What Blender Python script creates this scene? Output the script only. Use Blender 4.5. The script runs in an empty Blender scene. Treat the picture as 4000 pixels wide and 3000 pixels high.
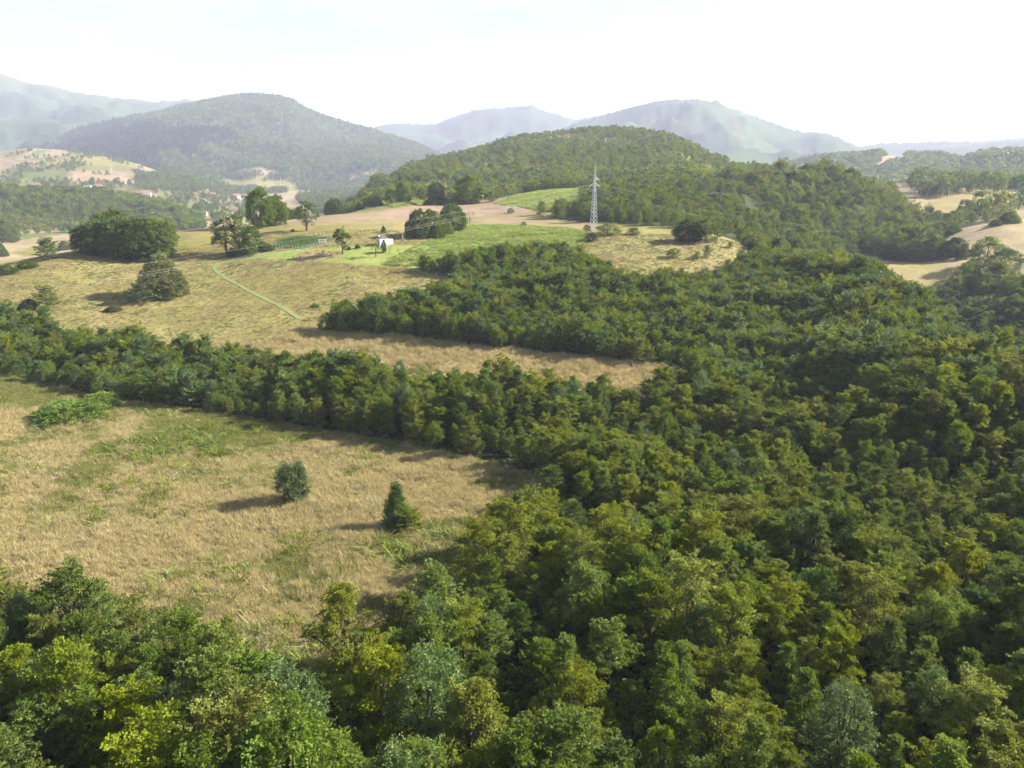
import bpy, math, random
import numpy as np
from mathutils import Vector

# ------------------------------------------------------------------ camera
CAMZ = 35.0
PITCH = math.radians(14.3)
F = 1685.0                       # focal length in px of a 2212 px wide picture
CX, CY = 1106.0, 829.5
scene = bpy.context.scene
col = scene.collection
cam_d = bpy.data.cameras.new('camera')
cam = bpy.data.objects.new('camera', cam_d)
col.objects.link(cam)
cam.location = (0, 0, CAMZ)
cam.rotation_euler = (math.radians(90) - PITCH, 0, 0)
cam_d.sensor_width = 36.0
cam_d.lens = 36.0 * F / 2212.0
cam_d.clip_start = 0.5
cam_d.clip_end = 60000
scene.camera = cam

# ------------------------------------------------------------------ sky, sun, exposure
SUN_AZ = math.radians(78)        # clockwise from the view direction
SUN_EL = math.radians(30)
world = bpy.data.worlds.new('World')
scene.world = world
world.use_nodes = True
wn, wl = world.node_tree.nodes, world.node_tree.links
wn.clear()
w_out = wn.new('ShaderNodeOutputWorld')
w_bg = wn.new('ShaderNodeBackground')
w_bg.inputs['Strength'].default_value = 0.05
sky = wn.new('ShaderNodeTexSky')
sky.sky_type = 'NISHITA'
sky.sun_disc = False
sky.sun_elevation = SUN_EL
sky.sun_rotation = SUN_AZ
sky.air_density = 1.0
sky.dust_density = 1.5
sky.ozone_density = 1.0
# thin high cloud all over the sky dome
w_tc = wn.new('ShaderNodeTexCoord')
w_sep = wn.new('ShaderNodeSeparateXYZ')
wl.new(w_tc.outputs['Generated'], w_sep.inputs[0])
w_add = wn.new('ShaderNodeMath'); w_add.operation = 'ADD'; w_add.inputs[1].default_value = 0.12
wl.new(w_sep.outputs['Z'], w_add.inputs[0])
w_max = wn.new('ShaderNodeMath'); w_max.operation = 'MAXIMUM'; w_max.inputs[1].default_value = 0.05
wl.new(w_add.outputs[0], w_max.inputs[0])
w_com = wn.new('ShaderNodeCombineXYZ')
for i, ax in enumerate('XY'):
    d = wn.new('ShaderNodeMath'); d.operation = 'DIVIDE'
    wl.new(w_sep.outputs[ax], d.inputs[0]); wl.new(w_max.outputs[0], d.inputs[1])
    wl.new(d.outputs[0], w_com.inputs[i])
w_no = wn.new('ShaderNodeTexNoise')
w_no.inputs['Scale'].default_value = 1.3
w_no.inputs['Detail'].default_value = 7
w_no.inputs['Roughness'].default_value = 0.58
wl.new(w_com.outputs[0], w_no.inputs['Vector'])
w_rmp = wn.new('ShaderNodeValToRGB')
w_rmp.color_ramp.elements[0].position = 0.38
w_rmp.color_ramp.elements[0].color = (0.35, 0.35, 0.35, 1)
w_rmp.color_ramp.elements[1].position = 0.66
w_rmp.color_ramp.elements[1].color = (0.95, 0.95, 0.95, 1)
wl.new(w_no.outputs['Fac'], w_rmp.inputs['Fac'])
w_mix = wn.new('ShaderNodeMix'); w_mix.data_type = 'RGBA'
w_el = wn.new('ShaderNodeMapRange')          # the veil thins out towards the zenith
w_el.inputs[1].default_value = 0.0; w_el.inputs[2].default_value = 0.75; w_el.inputs[3].default_value = 1.0; w_el.inputs[4].default_value = 0.1
wl.new(w_sep.outputs['Z'], w_el.inputs[0])
w_fm = wn.new('ShaderNodeMath'); w_fm.operation = 'MULTIPLY'
wl.new(w_rmp.outputs['Color'], w_fm.inputs[0]); wl.new(w_el.outputs[0], w_fm.inputs[1])
wl.new(w_fm.outputs[0], w_mix.inputs[0])
wl.new(sky.outputs[0], w_mix.inputs[6])
w_mix.inputs[7].default_value = (4.9, 4.9, 5.1, 1)
wl.new(w_mix.outputs[2], w_bg.inputs['Color'])
wl.new(w_bg.outputs[0], w_out.inputs['Surface'])

sun_d = bpy.data.lights.new('sun', 'SUN')
sun_d.energy = 5.0
sun_d.angle = math.radians(0.53)
sun_d.color = (1.0, 0.93, 0.83)
sun = bpy.data.objects.new('sun', sun_d)
col.objects.link(sun)
sun_dir = Vector((math.sin(SUN_AZ) * math.cos(SUN_EL), math.cos(SUN_AZ) * math.cos(SUN_EL), math.sin(SUN_EL)))
sun.rotation_euler = (-sun_dir).to_track_quat('-Z', 'Y').to_euler()
sun.location = (200, 100, 300)

scene.view_settings.view_transform = 'Standard'
scene.view_settings.look = 'None'
scene.view_settings.gamma = 1
scene.view_settings.use_curve_mapping = False
scene.view_settings.exposure = 2.05
scene.render.engine = 'CYCLES'
cy = scene.cycles
cy.max_bounces = 4
cy.diffuse_bounces = 2
cy.glossy_bounces = 1
cy.transmission_bounces = 2
cy.volume_bounces = 0
cy.transparent_max_bounces = 8
cy.caustics_reflective = False
cy.caustics_refractive = False
cy.use_denoising = True
cy.use_light_tree = False
cy.use_adaptive_sampling = True
cy.adaptive_threshold = 0.02
HAZE_DENSITY = 1.7e-4

# ------------------------------------------------------------------ tools
rng = np.random.default_rng(7)


def hash2(ix, iy, seed):
    h = (ix.astype(np.int64) * 374761393 + iy.astype(np.int64) * 668265263 + seed * 1442695041) & 0xFFFFFFFF
    h = ((h ^ (h >> 13)) * 1274126177) & 0xFFFFFFFF
    return ((h ^ (h >> 16)) & 0xFFFFFF) / float(0xFFFFFF)


def vnoise(x, y, seed=0):
    x0 = np.floor(x); y0 = np.floor(y)
    fx = x - x0; fy = y - y0
    fx = fx * fx * (3 - 2 * fx); fy = fy * fy * (3 - 2 * fy)
    a = hash2(x0, y0, seed); b = hash2(x0 + 1, y0, seed)
    c = hash2(x0, y0 + 1, seed); d = hash2(x0 + 1, y0 + 1, seed)
    return (a * (1 - fx) + b * fx) * (1 - fy) + (c * (1 - fx) + d * fx) * fy - 0.5


def fbm(x, y, seed=0, octs=4):
    s = 0.0; a = 1.0
    for i in range(octs):
        s = s + a * vnoise(x * 2 ** i, y * 2 ** i, seed + i * 17)
        a *= 0.5
    return s


def ray(px, py):
    """bearing, slope (dz per horizontal metre) of the sight line through a point of the photograph"""
    u = (px - CX) / F; v = (py - CY) / F
    x = u
    y = math.cos(PITCH) - v * math.sin(PITCH)
    z = -math.sin(PITCH) - v * math.cos(PITCH)
    h = math.hypot(x, y)
    return math.atan2(x, y), z / h


# ------------------------------------------------------------------ terrain heights
ctl = []          # bearing, R, z


def cp(px, py, R=None, z=None, h=0.0):
    b, t = ray(px, py)
    if R is None:
        R = (z + h - CAMZ) / t
    else:
        z = CAMZ + t * R - h
    ctl.append((b, R, z))


def cb(deg, R, z):
    ctl.append((math.radians(deg), R, z))


for b_ in range(-180, 180, 30):
    for R_ in (4, 15):
        cb(b_, R_, 0.0)
    if abs(b_) > 60:
        for R_, z_ in ((60, 0), (200, 0), (600, 0), (2000, 20), (9000, 40), (14000, 40)):
            cb(b_, R_, z_)
for b_ in (-45, -25, -8, 8, 25, 45):
    cb(b_, 35, 0 if b_ < 20 else 1.5)
for q in ((0, 1150, 0), (450, 1290, 0), (1000, 1180, 0), (650, 1080, 0), (0, 1000, .5), (300, 950, .5), (700, 930, 0), (1200, 1040, 0),
          (250, 870, 1), (0, 815, 3), (1000, 760, 4), (1450, 810, 3), (600, 740, 4), (640, 690, 6), (600, 600, 11), (460, 580, 12),
          (825, 528, 17.5), (1282, 500, 20), (300, 650, 8), (100, 660, 8), (850, 590, 12), (300, 560, 14), (1450, 550, 15.5), (1600, 540, 16)):
    cp(q[0], q[1], z=q[2])
for q in ((1050, 432, 400), (850, 447, 370), (600, 478, 310), (400, 500, 290), (165, 545, 268), (0, 578, 256), (-250, 640, 250),
          (1200, 412, 420), (1290, 420, 400), (1100, 440, 370), (1200, 480, 310), (1000, 470, 330), (700, 490, 275)):
    cp(q[0], q[1], R=q[2])
for q in ((1700, 700, 155, 6), (1650, 540, 240, 4), (1830, 560, 225, 5.5), (2000, 640, 182, 5.5), (2212, 745, 142, 5.5), (2212, 1000, 96, 5.5),
          (2212, 1300, 63, 6), (1800, 900, 105, 5.5), (1500, 900, 108, 5.5), (2130, 640, 290, 8), (2180, 560, 340, 7), (2400, 820, 128, 5.5)):
    cp(q[0], q[1], R=q[2], h=q[3])
for px_, lst in ((0, ((330, 3), (450, -4), (1000, 2))), (165, ((340, 5), (450, -3))), (400, ((370, 8), (470, 0), (640, -2))),
                 (600, ((400, 11), (500, 2), (640, -1))), (850, ((450, 18), (560, 8), (900, 5))), (1050, ((470, 24),)),
                 (1900, ((250, 3), (282, -8))), (2030, ((216, -2), (252, -14))), (2212, ((172, -3), (212, -16), (255, -13))),
                 (2500, ((165, -5), (230, -10), (400, 14)))):
    for R_, z_ in lst:
        b_, _ = ray(px_, 560)
        ctl.append((b_, R_, z_))
for q in ((100, 510, -2), (50, 530, -4), (480, 470, 0), (500, 440, 8), (520, 420, 18)):
    cp(q[0], q[1], z=q[2])
for q in ((1860, 545, 430), (1960, 590, 345), (2150, 490, 430), (2212, 520, 400), (2050, 510, 430), (2100, 450, 560), (2150, 420, 650),
          (1940, 396, 820), (2300, 480, 480), (1600, 420, 430), (1400, 420, 420)):
    cp(q[0], q[1], R=q[2])
for b_ in (-45, -30, -15, 0, 15, 30, 45):
    for R_, z_ in ((1500, 16), (2200, 30), (4500, 40), (9000, 60), (14000, 60)):
        cb(b_, R_, z_)
ctl = np.array(ctl)


def feat(b, R):
    return np.stack([1.6 * np.sin(b), 1.6 * np.cos(b), np.log(R + 12.0)], -1)


def tps(d):
    return d


P = feat(ctl[:, 0], ctl[:, 1])
V = ctl[:, 2] / (ctl[:, 1] + 50.0)
Dm = np.sqrt(((P[:, None] - P[None]) ** 2).sum(-1) + 0.004)
n_ = len(P)
A = np.zeros((n_ + 4, n_ + 4))
A[:n_, :n_] = Dm - 0.0015 * np.eye(n_) * -1
A[:n_, n_] = 1; A[n_, :n_] = 1
A[:n_, n_ + 1:] = P; A[n_ + 1:, :n_] = P.T
sol = np.linalg.lstsq(A, np.concatenate([V, np.zeros(4)]), rcond=None)[0]


def base_height(b, R):
    p = feat(b, R)
    shp = b.shape
    p = p.reshape(-1, 3)
    out = np.empty(len(p))
    for i in range(0, len(p), 20000):
        q = p[i:i + 20000]
        d = np.sqrt(((q[:, None] - P[None]) ** 2).sum(-1) + 0.004)
        out[i:i + 20000] = d @ sol[:n_] + sol[n_] + q @ sol[n_ + 1:]
    return out.reshape(shp) * (R + 50.0)


# hills: crest seen in the photograph at a given distance, falling to a foot in front and behind
HILLS = [
    # name, crest [(px, py, R)], front foot (R ratio, z), back length ratio, canopy height, noise
    ('far_mountain', [(-900, 60, 4700), (-300, 110, 4700), (0, 158, 4700), (30, 168, 4700), (60, 180, 4700), (130, 190, 4700), (190, 203, 4700), (250, 209, 4700),
                      (330, 217, 4700), (400, 216, 4700), (470, 240, 4700), (560, 300, 4700), (650, 390, 4700)], .58, 60, 1.25, 0, .22),
    ('far_ridge', [(-900, 220, 3600), (-300, 235, 3600), (0, 252, 3600), (60, 253, 3600), (130, 252, 3600), (210, 255, 3600), (260, 264, 3600), (350, 300, 3600),
                   (480, 390, 3600)], .62, 45, 1.25, 0, .22),
    ('mountain', [(-40, 392, 2900), (60, 340, 2900), (115, 302, 2900), (170, 276, 2900), (290, 249, 3000), (400, 223, 3050), (480, 207, 3100), (545, 200, 3100), (600, 206, 3100),
                  (630, 213, 3100), (650, 225, 3100), (700, 246, 3050), (760, 266, 3000), (850, 291, 2900), (900, 307, 2850), (940, 324, 2800), (1000, 348, 2700),
                  (1100, 398, 2600)], .60, 32, 1.3, 8, .17),
    ('far_ridge', [(700, 400, 4900), (760, 290, 4900), (800, 271, 4900), (860, 266, 4900), (915, 268, 4900), (945, 266, 4900), (985, 248, 4900), (1020, 238, 4900), (1060, 231, 4900),
                   (1110, 228, 4900), (1145, 224, 4900), (1170, 236, 4900), (1200, 243, 4900), (1240, 257, 4900), (1265, 252, 4900), (1300, 246, 4900),
                   (1340, 237, 4900), (1400, 240, 4900), (1500, 300, 4900), (1600, 400, 4900)], .62, 80, 1.25, 0, .16),
    ('far_mountain', [(1080, 398, 3850), (1180, 300, 3850), (1240, 265, 3850), (1300, 247, 3900), (1350, 235, 3900), (1400, 223, 3900), (1460, 214, 3900), (1500, 212, 3900), (1550, 220, 3900),
                      (1600, 238, 3900), (1680, 268, 3900), (1735, 286, 3850), (1770, 284, 3850), (1810, 296, 3850), (1850, 316, 3800), (1900, 335, 3750),
                      (2000, 398, 3700)], .55, 60, 1.25, 0, .22),
    ('far_ridge', [(1600, 390, 4700), (1750, 335, 4700), (1850, 318, 4700), (1900, 309, 4700), (2000, 306, 4700), (2060, 304, 4700), (2120, 305, 4700), (2170, 299, 4700),
                   (2212, 296, 4700), (2600, 280, 4700), (3000, 270, 4700)], .6, 60, 1.25, 0, .16),
    ('wooded_ridge', [(1560, 395, 1800), (1700, 352, 1800), (1800, 333, 1800), (1890, 326, 1800), (1950, 329, 1750), (2010, 334, 1700), (2080, 344, 1700), (2110, 331, 1700),
                      (2140, 325, 1700), (2212, 322, 1700), (2600, 300, 1700), (3000, 290, 1700)], .62, 38, 1.25, 8, .08),
    ('wooded_hill', [(700, 430, 640), (780, 405, 660), (850, 376, 700), (900, 350, 760), (960, 336, 820), (1050, 312, 880), (1130, 292, 920), (1170, 286, 940), (1250, 274, 960),
                     (1330, 271, 960), (1400, 276, 940), (1450, 286, 900), (1500, 311, 860), (1530, 331, 820), (1600, 345, 760), (1650, 349, 720), (1720, 375, 700),
                     (1800, 420, 680)], .50, 22, 1.5, 5.5, .07),
    ('wooded_knoll', [(1300, 420, 500), (1400, 405, 500), (1500, 378, 500), (1560, 366, 500), (1650, 364, 500), (1720, 365, 500), (1790, 359, 500), (1850, 380, 495), (1900, 412, 490), (1960, 446, 480),
                      (2010, 478, 470), (2045, 510, 460)], .80, 5, 1.3, 10, .05),
    ('wooded_slope', [(-900, 340, 880), (-300, 375, 880), (0, 404, 880), (120, 408, 870), (250, 416, 860), (320, 428, 840), (390, 448, 820), (450, 476, 800)], .86, -3, 1.5, 7, .05),
    ('field_hill', [(-900, 290, 1950), (-300, 305, 1950), (0, 326, 1950), (60, 319, 1950), (130, 322, 1950), (180, 329, 1900), (250, 342, 1850), (300, 354, 1800),
                    (350, 373, 1750), (420, 387, 1700), (520, 400, 1650)], .56, 12, 1.3, 0, .06),
]

nb_in = 640
B = np.concatenate([np.linspace(-180, -46, 28)[:-1], np.linspace(-46, -38, 30)[:-1], np.linspace(-38, 38, nb_in), np.linspace(38, 46, 30)[1:], np.linspace(46, 180, 28)[1:]])
B = np.radians(B)
LR = np.linspace(math.log(4.0), math.log(13000.0), 520)
RR = np.exp(LR)
BB, RG = np.meshgrid(B, RR, indexing='ij')
GX = np.sin(BB) * RG
GY = np.cos(BB) * RG
Zb = base_height(BB, RG)
Zb = Zb + fbm(GX / 40, GY / 40, 3, 3) * np.clip(RG / 250, 0.1, 1.0) * 1.2 * np.exp(-RG / 3000) + fbm(GX / 6, GY / 6, 9, 3) * 0.28 * np.exp(-RG / 400)
Z = Zb.copy()
DOM = np.zeros(Z.shape, int)
for hi, (hname, crest, fr, fz, br, hh, na) in enumerate(HILLS):
    cbear = []; cR = []; cz = []
    for (px, py, R) in crest:
        b, t = ray(px, py)
        cbear.append(b); cR.append(R); cz.append(CAMZ + t * R - hh)
    Rc = np.interp(BB, cbear, cR)
    zc = np.interp(BB, cbear, cz)
    inside = np.clip((BB - cbear[0]) / 0.07, 0, 1) * np.clip((cbear[-1] - BB) / 0.05, 0, 1)
    foot = fr * Rc
    s = (RG - foot) / (Rc - foot)
    front = np.clip(s, 0, 1)
    L = crest[len(crest) // 2][2]
    nz = fbm(GX / (L * .055) + hi * 7, GY / (L * .055), 40 + hi, 4)
    rg = 1 - 2 * np.abs(fbm(GX / (L * .10) + hi * 3, GY / (L * .10), 80 + hi, 3))
    warp = np.clip(front * (1 - front) * 4, 0, 1)
    prof = front ** 1.12 + warp * (nz * na * 1.6 + (rg - .6) * na * .9)
    zfoot = np.empty_like(BB); zback = np.empty_like(BB)
    for i in range(len(B)):
        zfoot[i] = np.interp(math.log(max(foot[i, 0], 5.0)), LR, Zb[i]); zback[i] = np.interp(math.log(Rc[i, 0] * br), LR, Zb[i])
    fz = zfoot
    zf = zfoot + (zc - zfoot) * prof
    back = np.clip((RG - Rc) / (Rc * (br - 1)), 0, 1)
    zz = np.where(RG <= Rc, zf, zc + (zback - zc) * back ** 1.3)
    if cR[0] > 3300:               # tree tops along the far skylines
        zz = zz + np.clip((front - .93) / .07, 0, 1) * (9.0 * fbm(BB * 900, BB * 0 + hi, 21, 3) + 6 * fbm(BB * 160, BB * 0 + hi, 22, 3))
    zz = Zb + (zz - Zb) * inside * inside * (3 - 2 * inside)
    zz = np.where((s <= 0) | (back >= 1) | (inside <= 0), -500, zz)
    zz = np.where((zc < fz), -500, zz)
    hit = zz > Z
    DOM[hit] = hi + 1
    Z = np.where(hit, zz, Z)


def gz(x, y):
    x = np.asarray(x, float); y = np.asarray(y, float)
    b = np.arctan2(x, y)
    lr = np.log(np.maximum(np.hypot(x, y), 4.01))
    fi = np.interp(b, B, np.arange(len(B)))
    fj = np.interp(lr, LR, np.arange(len(LR)))
    i = np.clip(fi.astype(int), 0, len(B) - 2); j = np.clip(fj.astype(int), 0, len(LR) - 2)
    fi = fi - i; fj = fj - j
    return (Z[i, j] * (1 - fi) + Z[i + 1, j] * fi) * (1 - fj) + (Z[i, j + 1] * (1 - fi) + Z[i + 1, j + 1] * fi) * fj


def dom_at(x, y):
    b = np.arctan2(x, y)
    lr = np.log(np.maximum(np.hypot(x, y), 4.01))
    i = np.round(np.interp(b, B, np.arange(len(B)))).astype(int)
    j = np.round(np.interp(lr, LR, np.arange(len(LR)))).astype(int)
    return DOM[i, j]


RS = np.exp(np.linspace(math.log(14), math.log(12500), 4000))


def ground(px, py, h=0.0, R=None):
    """x, y where the sight line meets the ground raised by h (or at a given distance)"""
    b, t = ray(px, py)
    if R is None:
        zs = CAMZ + t * RS
        g = gz(np.sin(b) * RS, np.cos(b) * RS) + h
        k = np.nonzero(zs <= g)[0]
        R = RS[k[0]] if len(k) else 12000.0
    return math.sin(b) * R, math.cos(b) * R


def poly(pts):
    """points of the photograph -> world polygon; (px, py), (px, py, h) or (px, 'R', distance)"""
    out = []
    for p in pts:
        if len(p) == 2:
            out.append(ground(p[0], p[1]))
        elif p[1] == 'R':
            out.append(ground(p[0], 560, R=p[2]))
        else:
            out.append(ground(p[0], p[1], p[2]))
    return np.array(out)


def inside(pg, x, y):
    x = np.asarray(x); y = np.asarray(y)
    r = np.zeros(x.shape, bool)
    n = len(pg)
    j = n - 1
    for i in range(n):
        xi, yi = pg[i]; xj, yj = pg[j]
        c = ((yi > y) != (yj > y)) & (x < (xj - xi) * (y - yi) / ((yj - yi) if yj != yi else 1e-9) + xi)
        r ^= c
        j = i
    return r


# ------------------------------------------------------------------ land cover
M1 = poly([(-700, 1090, 8.5), (0, 1152, 8.5), (60, 1188, 8.5), (200, 1208, 8.5), (330, 1246, 8.5), (430, 1305, 8.5), (560, 1345, 8.5), (690, 1338, 8.5), (735, 1255, 7), (870, 1240, 7),
           (1000, 1200, 6), (1040, 1130, 6), (1062, 1075, 6), (1130, 1075, 4), (1210, 1040), (1100, 1013), (1000, 988), (850, 957), (700, 930), (500, 900), (380, 880), (250, 868),
           (130, 835), (0, 808), (-700, 700)])
M2 = poly([(540, 745), (640, 712), (800, 722), (950, 735), (1100, 755), (1250, 772), (1400, 787), (1500, 800), (1490, 825, 4), (1300, 835, 4), (1180, 827, 4), (1050, 812, 4), (930, 798, 4),
           (800, 790, 4), (650, 776, 4), (560, 756, 4)])
M3 = poly([(-700, 620, 4), (0, 676, 4), (100, 690, 4), (200, 704, 4), (300, 724, 4), (400, 730, 4), (480, 744, 4), (560, 756, 4), (600, 745), (640, 704), (690, 683, 3),
           (740, 668, 4), (850, 655, 4), (885, 628, 4), (960, 612, 3), (985, 597), (905, 577), (915, 553, 5), (950, 540, 6), (1000, 527, 6), (1100, 517, 6), (1165, 519, 6), (1190, 507, 8),
           (1240, 509, 8), (1270, 536, 6), (1330, 561, 5), (1370, 577, 4), (1440, 574, 3), (1540, 577, 3), (1620, 552, 3), (1640, 541, 2), (1590, 521), (1480, 497), (1340, 484),
           (1290, 481), (1235, 478), (1195, 471), (1155, 458), (1165, 447, 4), (1200, 432, 5), (1260, 420, 5), (1290, 'R', 408), (1280, 'R', 440), (1120, 'R', 435), (1040, 'R', 420),
           (850, 'R', 405), (600, 'R', 360), (400, 'R', 330), (165, 'R', 310), (0, 'R', 300), (-700, 'R', 300)])
MG = poly([(1800, 'R', 385), (1830, 'R', 425), (1930, 'R', 430), (1985, 'R', 400), (2060, 'R', 385), (2095, 'R', 350), (1990, 'R', 300), (1900, 'R', 300), (1850, 'R', 345)])
MR = poly([(2035, 527), (2070, 497), (2140, 482), (2230, 468), (2600, 'R', 520), (2600, 'R', 330), (2212, 590, 6), (2130, 568, 6), (2080, 550, 6), (2050, 538, 6)])
MS = poly([(1990, 'R', 520), (1990, 'R', 640), (2060, 'R', 760), (2230, 'R', 760), (2600, 'R', 700), (2600, 'R', 540), (2212, 'R', 500), (2100, 'R', 480)])
CROP1 = poly([(835, 574), (905, 577), (915, 553, 5), (950, 540, 6), (1000, 527, 6), (1100, 517, 6), (1165, 519, 6), (1190, 507, 8), (1240, 509, 8), (1262, 512, 2), (1280, 512), (1240, 494), (1130, 487), (1020, 486),
              (960, 507), (890, 535), (850, 556)])
CROP2 = poly([(1065, 442), (1120, 446), (1160, 456), (1200, 432, 5), (1260, 420, 5), (1290, 'R', 408), (1280, 'R', 436), (1190, 'R', 436), (1130, 'R', 425)])
LAWN = poly([(560, 548), (640, 541), (720, 535), (790, 533), (850, 530), (900, 530), (850, 556), (835, 574), (760, 572), (640, 562), (540, 560), (500, 556)])
GARDEN = poly([(590, 533), (610, 520), (640, 512), (715, 513), (706, 523), (680, 530), (640, 537)])
SOIL = poly([(628, 560), (645, 548), (680, 541), (745, 543), (735, 552), (700, 562), (650, 565)])
PATHP = [(648, 690), (620, 672), (590, 655), (560, 640), (525, 622), (495, 606), (472, 592), (462, 582), (465, 575), (480, 568), (505, 562), (540, 556)]
RIM = poly([(700, 458), (760, 449), (850, 441), (940, 433), (1000, 433), (900, 441), (850, 449), (760, 459), (690, 468)])

COL_DRY = np.array((0.37, 0.290, 0.145))
COL_PALE = np.array((0.46, 0.355, 0.225))
COL_YG = np.array((0.260, 0.245, 0.070))
COL_GRN = np.array((0.175, 0.235, 0.055))
COL_CROP = np.array((0.250, 0.325, 0.095))
COL_SOIL = np.array((0.22, 0.150, 0.085))
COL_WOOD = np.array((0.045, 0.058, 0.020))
COL_FOREST = np.array((0.035, 0.060, 0.020))
COL_DARKCROP = np.array((0.105, 0.180, 0.055))

n_lo = fbm(GX / 22, GY / 22, 201, 4)
n_md = fbm(GX / 5, GY / 5, 202, 3)
n_hi = fbm(GX / 60, GY / 60, 203, 4)


def lerp(a, b, f):
    f = np.clip(f, 0, 1)[..., None]
    return a * (1 - f) + b * f


C = lerp(COL_PALE * .68, COL_YG * .75, .42 + 1.1 * n_hi + .5 * n_lo)                   # valley default
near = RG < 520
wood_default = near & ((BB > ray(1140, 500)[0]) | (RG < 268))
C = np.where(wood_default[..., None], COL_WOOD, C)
m1 = inside(M1, GX, GY) & (RG < 600)
yg1 = .30 + 1.2 * n_lo + .5 * n_md
# lusher, greener belt along the tree band, dry straw nearest to the camera
gband = np.clip((RG - 78) / 30, 0, 1)
C1 = lerp(COL_DRY, COL_YG, yg1 + .1 + gband * .5)
C = np.where(m1[..., None], C1, C)
m2 = inside(M2, GX, GY) & (RG < 300)
C = np.where(m2[..., None], lerp(COL_DRY * np.array((1.0, .93, .95)), COL_YG, .02 + .9 * n_lo), C)
m3 = inside(M3, GX, GY) & (RG < 480)
dry3 = np.clip((RG - 265) / 60, 0, 1)
C3 = lerp(lerp(COL_YG * 1.1, COL_DRY, .30 + .9 * n_lo + .25 * n_md), COL_PALE * np.array((.80, .76, .84)), dry3 * (.8 + n_lo))
C = np.where(m3[..., None], C3 * .66, C)
right_m3 = m3 & (BB > ray(1290, 540)[0])
C = np.where(right_m3[..., None], lerp(COL_YG * .78, COL_DRY * .7, .3 + n_lo), C)
for pg_, cc, va in ((MG, COL_DRY * .72, .3), (MR, COL_PALE * .68, .25), (MS, COL_DRY * .62, .3), (LAWN, COL_GRN, .25), (CROP1, COL_CROP, .08), (CROP2, COL_CROP, .08), (GARDEN, COL_DARKCROP, .05),
                    (SOIL, COL_SOIL, .2), (RIM, COL_GRN, .2)):
    m = inside(pg_, GX, GY) & (RG < 800)
    C = np.where(m[..., None], lerp(cc, COL_YG, va + va * 2 * n_md), C)
for hi, hname in enumerate([h[0] for h in HILLS]):
    m = DOM == hi + 1
    if hname == 'field_hill':
        patch = hash2(np.floor(GX / 120 + .6 * n_hi), np.floor(GY / 90 + .6 * n_hi), 5)
        cc = lerp(COL_PALE * .50, COL_YG * .55, patch * 1.2)
        C = np.where(m[..., None], cc, C)
    elif hname in ('wooded_hill', 'wooded_knoll', 'wooded_slope'):
        C = np.where(m[..., None], lerp(COL_YG * .75, COL_WOOD * 1.8, .40 + 1.5 * n_hi), C)
    else:
        C = np.where(m[..., None], lerp(COL_FOREST * .8, COL_FOREST * 1.9, .4 + 1.2 * fbm(GX / 170, GY / 170, 207, 5)), C)
# bare grassy top of the far left mountain, and clearings on the right one
m = (DOM == 1) & (Z > 400)
C = np.where(m[..., None], lerp(COL_FOREST * 1.2, COL_YG * .45, (Z - 430) / 110 + fbm(GX / 160, GY / 160, 61, 4) * 1.3), C)
m = (DOM == 5) & (fbm(GX / 150, GY / 200, 66, 3) > .40) & (Z < 300)
C = np.where(m[..., None], COL_YG * .32, C)
FIELDS_FAR = [
    ([(0, 352), (30, 345), (70, 322), (120, 322), (150, 328), (60, 345)], COL_PALE),
    ([(60, 332), (90, 322), (112, 325), (108, 336)], COL_GRN), ([(95, 330), (130, 325), (155, 330), (140, 336), (95, 338)], COL_PALE * 1.05),
    ([(100, 352), (170, 335), (240, 340), (285, 352), (300, 362), (220, 358), (130, 358)], COL_YG * 1.15), ([(40, 385), (60, 372), (150, 374), (150, 386), (90, 392)], COL_GRN * .9),
    ([(140, 388), (170, 372), (230, 374), (290, 388), (310, 398), (240, 400), (170, 395)], COL_PALE * np.array((1.05, .93, .9))),
    ([(0, 400), (40, 386), (85, 390), (80, 402), (30, 412)], COL_YG), ([(75, 405), (140, 402), (190, 406), (220, 412), (140, 412)], COL_YG * 1.1),
    ([(0, 500), (110, 492), (190, 486), (190, 492), (60, 504), (0, 512)], COL_PALE), ([(20, 512), (100, 502), (190, 492), (195, 500), (90, 512), (20, 520)], COL_GRN),
    ([(20, 520), (160, 508), (165, 515), (30, 532)], COL_PALE * .95), ([(20, 545), (150, 518), (160, 530), (60, 555)], COL_YG * 1.1),
    ([(215, 476), (300, 470), (380, 466), (330, 480), (230, 484)], COL_YG * 1.1), ([(330, 470), (440, 462), (520, 456), (530, 462), (420, 476)], COL_YG),
    ([(470, 452), (545, 448), (545, 456), (470, 458)], COL_PALE), ([(490, 388), (560, 384), (640, 390), (640, 404), (520, 410), (470, 402)], COL_YG * 1.15),
    ([(480, 372), (540, 362), (600, 372), (570, 382), (500, 382)], COL_PALE * .9), ([(740, 378), (800, 372), (830, 378), (760, 392)], COL_PALE),
    ([(560, 398), (640, 396), (650, 412), (560, 416)], COL_YG * 1.1), ([(640, 385), (700, 390), (720, 396), (690, 396)], COL_PALE),
]
for pts_, cc in FIELDS_FAR:
    m = inside(poly(pts_), GX, GY) & (RG > 400)
    C = np.where(m[..., None], lerp(cc * .62, COL_YG * .65, .12 + .5 * n_lo), C)
GFIELD = poly([(1868, 369), (1900, 350), (1960, 339), (1992, 340), (1950, 352), (1890, 372)])
HFIELD = poly([(1540, 'R', 740), (1560, 'R', 815), (1610, 'R', 770), (1660, 'R', 730), (1650, 'R', 690)])
for pg_ in (GFIELD, HFIELD):
    m = inside(pg_, GX, GY) & (RG > 400)
    C = np.where(m[..., None], COL_PALE * .7, C)
C = np.clip(C, 0.005, 0.9)


# ------------------------------------------------------------------ materials
def mat(name):
    m = bpy.data.materials.new(name)
    m.use_nodes = True
    return m, m.node_tree.nodes, m.node_tree.links, m.node_tree.nodes['Principled BSDF']


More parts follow.
